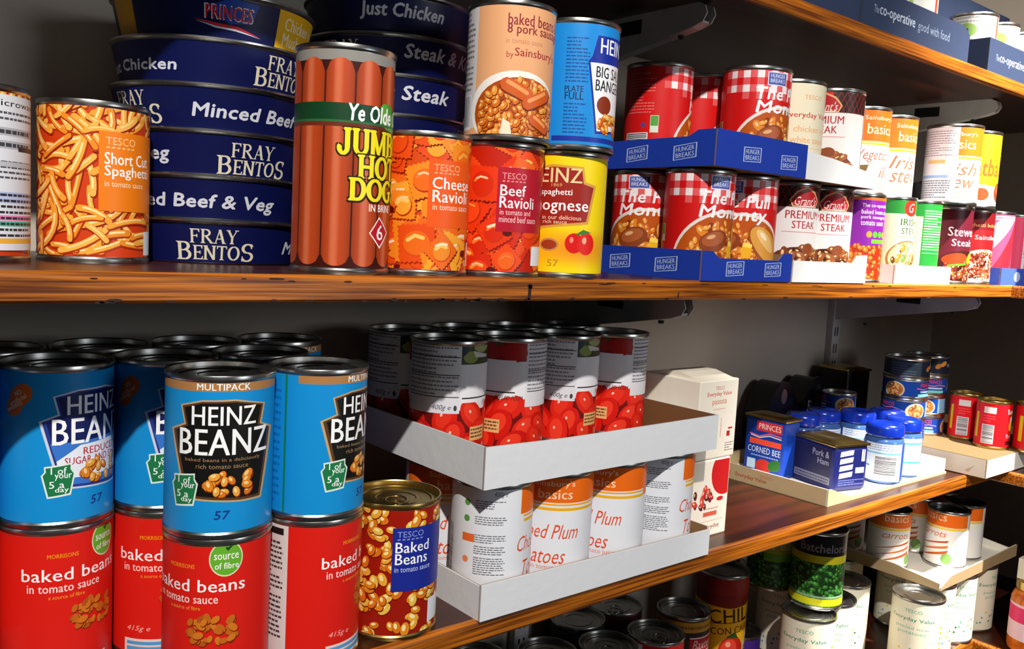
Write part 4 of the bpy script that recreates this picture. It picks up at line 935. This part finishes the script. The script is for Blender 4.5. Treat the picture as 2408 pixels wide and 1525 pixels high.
can('baked_beans_can', 'baked beans tin with navy panel and ring pull, left of the white trays', -.0200, .0385, ZL, d_tesb, 0, ring=True, metal='gold')
# tomato trays
GW = 'white trays of tomato tins'
tray('white card tray of plum tomato tins standing on the lower shelf', .041, .345, -.003, .235, ZL, .030, 'e4e6ea', '8a6a48', GW, [(0, .0315), (.5, .029), (1, .027)])
tray('white card tray stacked on the plum tomato tins, holding peeled tomatoes', .0375, .3435, -.004, .235, ZL+.1135, .036, 'e4e6ea', '7a5434', GW, [(0, .036), (.3, .0345), (.6, .035), (1, .036)])
for k, (o_, pos) in enumerate([(119, 'leftmost at the front of the lower white tray'), (-4, 'second at the front of the lower white tray'), (-22, 'third at the front of the lower white tray'), (119, 'rightmost at the front of the lower white tray')]):
    can('tomato_can', 'white and orange plum tomato tin '+pos, .0815+.0745*k, .038, ZL+.002, d_plum, o_, group='plum tomato tins in the lower white tray')
for k, pos in enumerate(('leftmost', 'second', 'third', 'rightmost')):
    can('tomato_can', 'plum tomato tin in the second row of the lower white tray, '+pos, .0815+.0745*k, .113, ZL+.002, d_plum, 10+k*9, group='plum tomato tins in the lower white tray')
for k, (o_, pos) in enumerate([(6, 'with olives on its label, leftmost of its row'), (103, 'with its white text panel at the right, second of its row'), (8, 'with olives on its label, third of its row'), (108, 'with text panel at the right, rightmost of its row')]):
    can('tomato_can', 'peeled tomato tin '+pos, .079+.0745*k, .111, ZL+.1155, d_tom, o_, group='peeled tomato tins in the upper white tray')
for k, pos in enumerate(('leftmost', 'second', 'third', 'rightmost')):
    can('tomato_can', 'dark shaded peeled tomato tin of the back row, '+pos, .079+.0745*k, .1865, ZL+.1155, d_tom, -20, group='peeled tomato tins in the upper white tray')
# passata cartons
def pf(c):
    c.rect(0, 80, 0, 100, 'efe6d6'); c.text('TESCO', 26, 42, 76, 80, 'c05a48', 0); c.text('Everyday Value', 12, 56, 68, 74, 'c8402c', 1); c.text('passata', 22, 48, 58, 65, 'c8604a', 0); c.rect(24, 46, 54, 54.6, 'd09080')
    c.rect(40, 41, 22, 44, 'd8807a'); c.rect(52, 60, 10, 46, 'f4e4dc'); c.rect(54, 62, 30, 32, 'c03028'); c.rect(52, 58, 22, 28, 'c01c1c'); c.lines(50, 66, 5, 16, '8a7a70', 4, 2, .4)
def pb(c):
    c.rect(0, 80, 0, 100, 'efe6d6'); c.ell(58, 70, 24, 26, 'd0161a', 0, 28); c.blobs(22, 44, 20, 12, 14, ('c8202a','7a2028','d84038','5a2028'), 5, 3)
    c.ell(52, 40, 6, 2.6, 'c8202a'); c.rect(24, 50, 30, 31, 'd09080'); c.rect(24, 48, 22, 27, 'd8604a'); c.rect(20, 60, 16, 16.5, 'd09080'); c.text('Everyday', 24, 54, 6, 12, '8a2a24', 1, .05)
box_thing('passata_carton', 'cream passata carton with red circle, standing on the lower shelf', 'carton', .354, .0335, ZL, .068, .075, .0880, 0, 'card', {'front': pb}, 'passata cartons', .0015, 'efe6d6')
T_ = box_thing('passata_carton', 'cream passata carton on top of the other one, lettered passata', 'carton', .3585, .0335, ZL+.0885, .070, .08, .0885, .02, 'card', {'front': pf}, 'passata cartons', .0015, 'efe6d6')
V = [(.004, .005, .0885), (.066, .005, .0885), (.066, .075, .0885), (.004, .075, .0885), (.004, .03, .0945), (.066, .03, .0945), (.066, .05, .0945), (.004, .05, .0945)]
obj('folded_top', colour(mesh('folded_top', V, [(0, 1, 5, 4), (4, 5, 6, 7), (7, 6, 2, 3), (0, 4, 7, 3), (1, 2, 6, 5)], M['card']), 'e6dcca'), T_)
# ------------------------------------------------------------------ lower shelf, right: corned beef tray and neighbours
def cb(c): c.text('TESCO', 92, 112, 13, 17, 'd8705a', 0); c.text('Everyday Value', 54, 104, 5, 12, 'b8402c', 1, 0); c.text('corned beef', 12, 46, 5, 12, 'd87860', 0)
zt = ZL+.0018
tray('beige tray lettered corned beef, holding blue tins and jars on the lower shelf', .622, .955, .024, .220, ZL, .022, 'cdb389', 'f2efe8', None, [(0, .022), (.03, .021), (.16, .006), (.3, .004), (1, .003)], [(0, .022), (1, .022)], None, cb)
def pork_l(c):
    c.rect(0, 90, 0, 80, '12123a'); c.text('PRINCES', 36, 62, 50, 56, '8a2430', 1); c.text('Pork &', 36, 66, 38, 47, '8a8aa8', 1); c.text('Ham', 46, 66, 28, 36, '8a8aa8', 1); c.rect(4, 70, 2, 12, '6a6a80'); c.lines(6, 68, 3, 11, '2a2a4a', 2, 2, .5)
def pork_f(c):
    c.rect(0, 80, 0, 80, '141a5c'); c.lines(6, 40, 50, 58, 'b0b4d8', 3, 3, .4)
    for i in range(4): c.poly([(4, 12+i*10), (28, 14+i*10), (29, 21+i*10), (5, 19+i*10)], 'dfe2ee')
    c.barcode(44, 62, 34, 58, 3); c.rect(34, 54, 18, 26, 'b8cce0'); c.lines(4, 54, 2, 11, '6a74c0', 3, 5, .4)
T_ = box_thing('luncheon_tin', 'navy square pork and ham tin with gold top at the front of the beige tray', 'tin', .683, .054, zt, .062, .082, .0625, rad(-14), 'label', {'front': pork_f, 'left': pork_l}, None, .006, '141a5c')
def recttop(T, W, Dp, H, o_=.0025):
    me = boxm('tin_top', -o_+.001, W+o_-.001, -o_+.001, Dp+o_-.001, H-.001, H+.003, M['gold'], .0012); obj('rim', me, T)
    V = []; nx = 10
    for j in range(nx+1):
        for i in range(nx+1):
            a, b = i/nx, j/nx; e = min(a, 1-a, b, 1-b); V.append((W*(.05+.9*a), Dp*(.05+.9*b), H+.0031+(.003*min(1, e/.15) if e < .15 else .003-.0028*min(1, (e-.15)/.35))))
    obj('lid', mesh('lid', V, [(j*(nx+1)+i, j*(nx+1)+i+1, (j+1)*(nx+1)+i+1, (j+1)*(nx+1)+i) for j in range(nx) for i in range(nx)], M['gold'], True), T)
recttop(T_, .062, .082, .0625)
def corn(c):
    c.rect(0, 90, 0, 100, '123a9c'); c.text('PRINCES', 16, 56, 60, 70, 'f0d0d4', 1); c.rect(14, 58, 58, 72, 'd8343c'); c.text('PRINCES', 18, 54, 61, 69, 'f4e0e0', 1); c.stroke([(4, 52), (20, 50), (36, 56), (60, 54)], 2, 'd86a8a'); c.stroke([(6, 50), (20, 48), (36, 53), (58, 51)], 1.4, 'e8ecf6')
    c.rect(4, 60, 38, 46, 'f05038'); c.text('CORNED BEEF', 2, 60, 26, 35, 'c8d4ec', 1); c.lines(8, 56, 20, 24, '8aa0d0', 1, 3, .5); c.rect(2, 16, 2, 16, 'c0dcf4'); c.ell(30, 8, 14, 10, 'c8302a', 0, 16); c.ell(48, 12, 12, 8, '2a6a2a', .4, 14)
T_ = box_thing('corned_beef_tin', 'blue corned beef tin with red bands at the left end of the beige tray', 'tin', .674, .126, zt, .037, .066, .082, 0, 'label', {'left': corn}, None, .005, '123a9c'); recttop(T_, .037, .066, .082)
# paste jars with blue lids
def jar(label, X, Y, off, z=zt):
    t = thing('paste_jar', label, 'jar', (X, Y, z), math.atan2(HERE.y-Y, HERE.x-X)+rad(off), 'small jars with blue lids'); t.scale = (1.07, 1.07, 1.07)
    b = [(.05, 0), (22, 0), (24.6, 1.5), (25.4, 5), (25.4, 54), (24, 59), (21, 62), (21, 64), (.05, 64)]
    obj('glass_body', cached('jb', lambda: lathe('glass_body', [(p*.001, q*.001) for p, q in b], M['jarg'], 48, True, 30, False)), t)
    l = [(20.5, 62), (23.5, 62), (24.5, 63.5), (24.5, 73), (23.6, 76), (21.5, 78), (17, 78.6), (15, 77.4), (6, 77), (.05, 77.4)]
    obj('lid', cached('jl', lambda: lathe('lid', [(p*.001, q*.001) for p, q in l], M['blue'], 48, True, 32, False)), t)
    def mk():
        c = Cv(); c.rect(-80, 80, 0, 60, '1c4aa8'); c.rect(-30, 22, 2, 58, 'dfe8f2'); c.barcode(-16, 14, 10, 38, 4, True); c.rect(-30, 22, 40, 42, '6ab8d8'); c.rect(-30, -22, 22, 24, '4a90d0'); c.lines(-26, 18, 44, 56, '8a98b8', 4, 3, .4)
        c.rect(34, 70, 2, 58, 'f0f4f6'); c.rect(34, 70, 46, 48, '38b8b0'); c.rect(34, 70, 20, 22, '38b8b0'); return c.wrap('paper_label', .0256, 4, 54, 0, None, 64)
    obj('paper_label', cached('jlab', mk), t)
for X, Y, off, lab in [(.814, .054, 12, 'blue lidded paste jar at the right front, showing its bar code'), (.880, .060, -80, 'blue lidded paste jar right of the bar code one, with teal stripes'), (.764, .155, -90, 'blue lidded paste jar in shade left of the square navy tin'),
                       (.822, .158, 60, 'blue lidded paste jar behind the square navy tin'), (.872, .128, 20, 'blue lidded paste jar in the second row, behind the bar code one'), (.9245, .1085, -60, 'blue lidded paste jar at the back right near the tuna tins')]:
    jar(lab, X, Y, off)
# dark tins behind
def ham(label, X, Y, z, fr, rz, sc=1):
    T = thing('ham_tin', label, 'tin', (X, Y, z), rz, 'black oval ham tins'); n = 40; pts = []
    for k in range(n):
        a = 2*math.pi*k/n; w_ = .036*(1-.22*math.sin(a)); pts.append((w_*math.cos(a)*sc, (.048+.048*math.sin(a))*sc))
    obj('tin_body', extrude_poly('tin_body', pts, 'y', -.02, .02, M['black']), T)
    o_ = extrude_poly('rim', [(p[0]*1.05, .048*sc+(p[1]-.048*sc)*1.04) for p in pts], 'y', -.0225, -.019, M['black']); obj('rim', o_, T)
    c = Cv(); c.rect(0, 60, 0, 60, '14183a')
    if fr: c.text('PRINCES', 20, 46, 42, 50, 'd84050', 1); c.stroke([(18, 38), (30, 36), (46, 39)], 1.6, 'e88aa8'); c.rect(12, 54, 4, 30, 'b8bcc8'); c.rect(0, 11, 2, 44, 'c8ccd8'); c.lines(1, 10, 4, 42, '2a3050', 6, 2, .5)
    obj('front_label', c.flat('front_label', (-.026, -.0226, .008+.03*(sc > 1)), (1, 0, 0), (0, 0, 1), 52, 52, M['label']), T)
    obj('key_loop', extrude_poly('key_loop', [(.008*math.cos(t_), .078*sc+.012*math.sin(t_)) for t_ in [k*math.pi/10 for k in range(20)]], 'y', -.0232, -.0226, M['tin']), T)
ham('black ham tin with a key loop and white label, behind the corned beef tin', .912, .246, ZL, 1, 0, 1.22); ham('black ham tin in deep shade, left of the other ham tin', .815, .246, ZL, 0, 0, 1.2)
can('spread_tin', 'small blue tin with a bread picture, above the blue jar lids',   .915, .187, ZL+.0686, d_tuna, -70, 33, 27)
for k in (0, 1): can('tuna_tin', ('lower', 'upper')[k]+' of two tuna tins hidden under the small blue bread tin',   .915, .187, ZL+.0018+k*.0333, d_tuna, 0, 33, 28)
def tall(c): c.rect(0, 70, 0, 160, '1c0f0c'); c.rect(0, 70, 0, 80, '3a1a12')
def tallf(c):
    c.rect(0, 70, 0, 160, '140c0a')
    for i, col in enumerate(('a8d4ec','f4a8c4','8cd0ec','b8ecec','fadc90')): c.ell(16, 84-i*13, 5, 5, col)
    c.rect(26, 60, 10, 70, '4a1c10')
T_ = box_thing('ham_tin', 'tall dark square tin with a column of coloured dots, at the wall', 'tin', .968, .205, ZL, .055, .06, .128, rad(-12), 'label', {'front': tallf, 'left': tall}, None, .005, '1c0f0c'); recttop(T_, .055, .06, .128)
# the closed beige box and the tins on it
def bxf(c): c.rect(0, 330, 0, 40, 'f2ece0')
def bxl(c): c.rect(0, 240, 0, 40, 'e6d8c0'); c.poly([(186, 6), (200, 16), (192, 4)], 'c8b490')
T_ = box_thing('cardboard_box', 'flat beige cardboard box overhanging the shelf corner at the right', 'cardboard box', .972, -.026, ZL+.0005, .33, .2185, .0300, 0, 'card', {'front': bxf, 'left': bxl}, None, .0012, '7d6342')  # base colour darkened to stand in for the shade on the box top
zb = ZL+.0308
GTU = 'piles of blue tuna tins'
for (X, Y, R, z0, n, labs) in [(.985+.05, .118, 33.5, zb, 4, 'right hand pile'), (1.03, .195-.0, 40, zb, 4, 'left hand pile')]:
    if R == 40: X, Y, R = 1.0085, .1255, 35
    else: X, Y = 1.083, .127
    for k in range(n):
        top = k == n-1
        can('tuna_tin', ('tuna tin coloured dark for shade, on top of the ' if top else ('blue tuna tin at the bottom of the ', 'blue tuna tin second in the ', 'blue tuna tin third in the ')[k])+labs, X, Y, z0+k*.0333, d_tuna_shade if top else d_tuna, (10, -75, 30, 20)[k]+(0 if R != 35 else 35), 33, R, 'tin', GTU)
GRT = 'small red tomato tins on the beige box'
for X, Y, lab, o_ in [(1.104, .066, 'small red tin with bar code beside the tuna piles', 0), (1.0765, .012, 'small red tin second from the tuna piles, with a yellow picture', -6), (1.107, -.034, 'small red tin cut by the right edge of the photo', 18)]:
    can('tomato_puree_tin', lab, X, Y, zb, d_redtin, o_, 76, 26, 'tin', GRT, metal='gold')
# ------------------------------------------------------------------ lowest shelf
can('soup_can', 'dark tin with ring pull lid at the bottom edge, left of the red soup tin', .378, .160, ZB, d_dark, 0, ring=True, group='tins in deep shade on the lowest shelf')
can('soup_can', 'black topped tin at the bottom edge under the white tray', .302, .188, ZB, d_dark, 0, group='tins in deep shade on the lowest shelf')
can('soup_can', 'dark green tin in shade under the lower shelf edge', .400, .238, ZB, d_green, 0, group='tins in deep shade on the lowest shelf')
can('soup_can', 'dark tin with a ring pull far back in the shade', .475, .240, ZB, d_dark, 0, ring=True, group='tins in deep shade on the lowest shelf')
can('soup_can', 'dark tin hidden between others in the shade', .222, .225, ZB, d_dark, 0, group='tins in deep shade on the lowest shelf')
can('soup_can', 'red and white condensed soup tin at the bottom edge', .4555, .150, ZB, d_camp, 22, ring=True)
can('soup_can', 'black tin with gold band and red panel behind the red soup tin', .5455, .178, ZB, d_baxt, 20)
can('chilli_can', 'tall yellow chilli con carne tin', .6294, .178, ZB, d_chili, 22, 150)
can('beans_tin', 'small purple tin with dark lid at the bottom edge', .699, .192, ZB, d_purp2, 20, 36, 33)
can('soup_can', 'cream tin in shade behind the small purple tin', .8184, .238, ZB, d_every, 60)
GCR = 'cream potato tins on the lowest shelf'
for X, Y, o_, lab in [(.6900, .075, -6, 'cream potato tin leftmost of the sunlit row'), (.7650, .088, 0, 'cream potato tin second of the sunlit row, under the green pea tin'), (.8500, .112, 0, 'cream potato tin third of the sunlit row'), (.9450, .175, 0, 'cream potato tin fourth of the sunlit row'),
                      (.8930, .018, -8, 'cream potato tin at the front beside the stacked tray'), (.970, .036, 30, 'cream potato tin under the front of the stacked tray'), (1.046, .036, 30, 'cream tin with small print under the stacked tray'), (1.025, .11, 0, 'cream tin under the middle of the stacked tray'), (1.122, .036, 70, 'cream tin at the right under the stacked tray'), (.766, .166, 0, 'cream potato tin under the mushy peas tin')]:
    can('potato_can', lab, X, Y, ZB, d_cream, o_, group=GCR)
can('pea_can', 'green peas tin with black top, standing on a cream tin', .7273, .090, ZB+.1105, d_peas2, 10)
can('pea_can', 'mushy peas tin with yellow panel in shade', .7303, .166, ZB+.1105, d_peas1, 22)
tray('card tray stacked on the cream tins, holding carrot tins', .922, 1.20, .0, .24, ZB+.1125, .020, 'b59a72', 'efe8da', None, [(0, .004), (.12, .016), (1, .020)], [(0, .010), (.3, .018), (1, .02)])
GCA = 'orange and white carrot tins on the stacked tray'
for X, Y, o_, lab in [(.944+.015, .105, 20, 'orange and white carrots tin at the left of the stacked tray'), (1.0465, .052, -44, 'orange and white tin half in sun at the front of the stacked tray'), (1.1135, .056, -44, 'orange and white tin at the right front of the stacked tray'), (1.075, .118, -40, 'orange and white tin in the second row of the stacked tray'), (.978, .19, 0, 'orange and white tin at the back of the stacked tray'), (1.155, .120, -30, 'orange and white tin at the far right of the stacked tray')]:
    can('carrot_can', lab, X, Y, ZB+.1145, d_carrot, o_, 92, 32, group=GCA)
# sauce jar on the side wing
t = thing('sauce_jar', 'jar with orange sauce and pink label at the right edge, on the lowest shelf', 'jar', (1.102, -.070, ZB))
m, nt, b = mat('orange_sauce', 'd0641c', .2); M['sauce'] = m; noise_mix(m, nt, b, 'b8500f', 'dd7a22', 60)
obj('glass_body', lathe('glass_body', [(p*.001, q*.001) for p, q in [(.05, 0), (30, 0), (34, 3), (35, 10), (35, 84), (31, 94), (27, 98), (27, 100), (.05, 100)]], M['sauce'], 48, True, 30, False), t)
obj('lid', lathe('lid', [(p*.001, q*.001) for p, q in [(.05, 99), (28, 99), (30, 100), (30, 112), (28, 114), (.05, 114)]], M['gold'], 40, True, 30, False), t)
c = Cv(); c.rect(-120, 120, 0, 100, 'f0c8d4'); c.rect(-120, 120, 50, 74, 'e8286a'); c.text('SAUCE', -20, 20, 24, 38, 'c83a6a', 1); obj('paper_label', c.wrap('paper_label', .0352, 22, 78), t)

tray('cream card tray resting on the orange sauce jar at the right edge', 1.083, 1.25, -.26, -.045, ZB+.1145, .032, 'e4dac4', 'd8ccb0')
for x, zz, h_, w_ in ((.0781, -.0095, .013, .0035), (.2694, -.013, .007, .0018)): pass
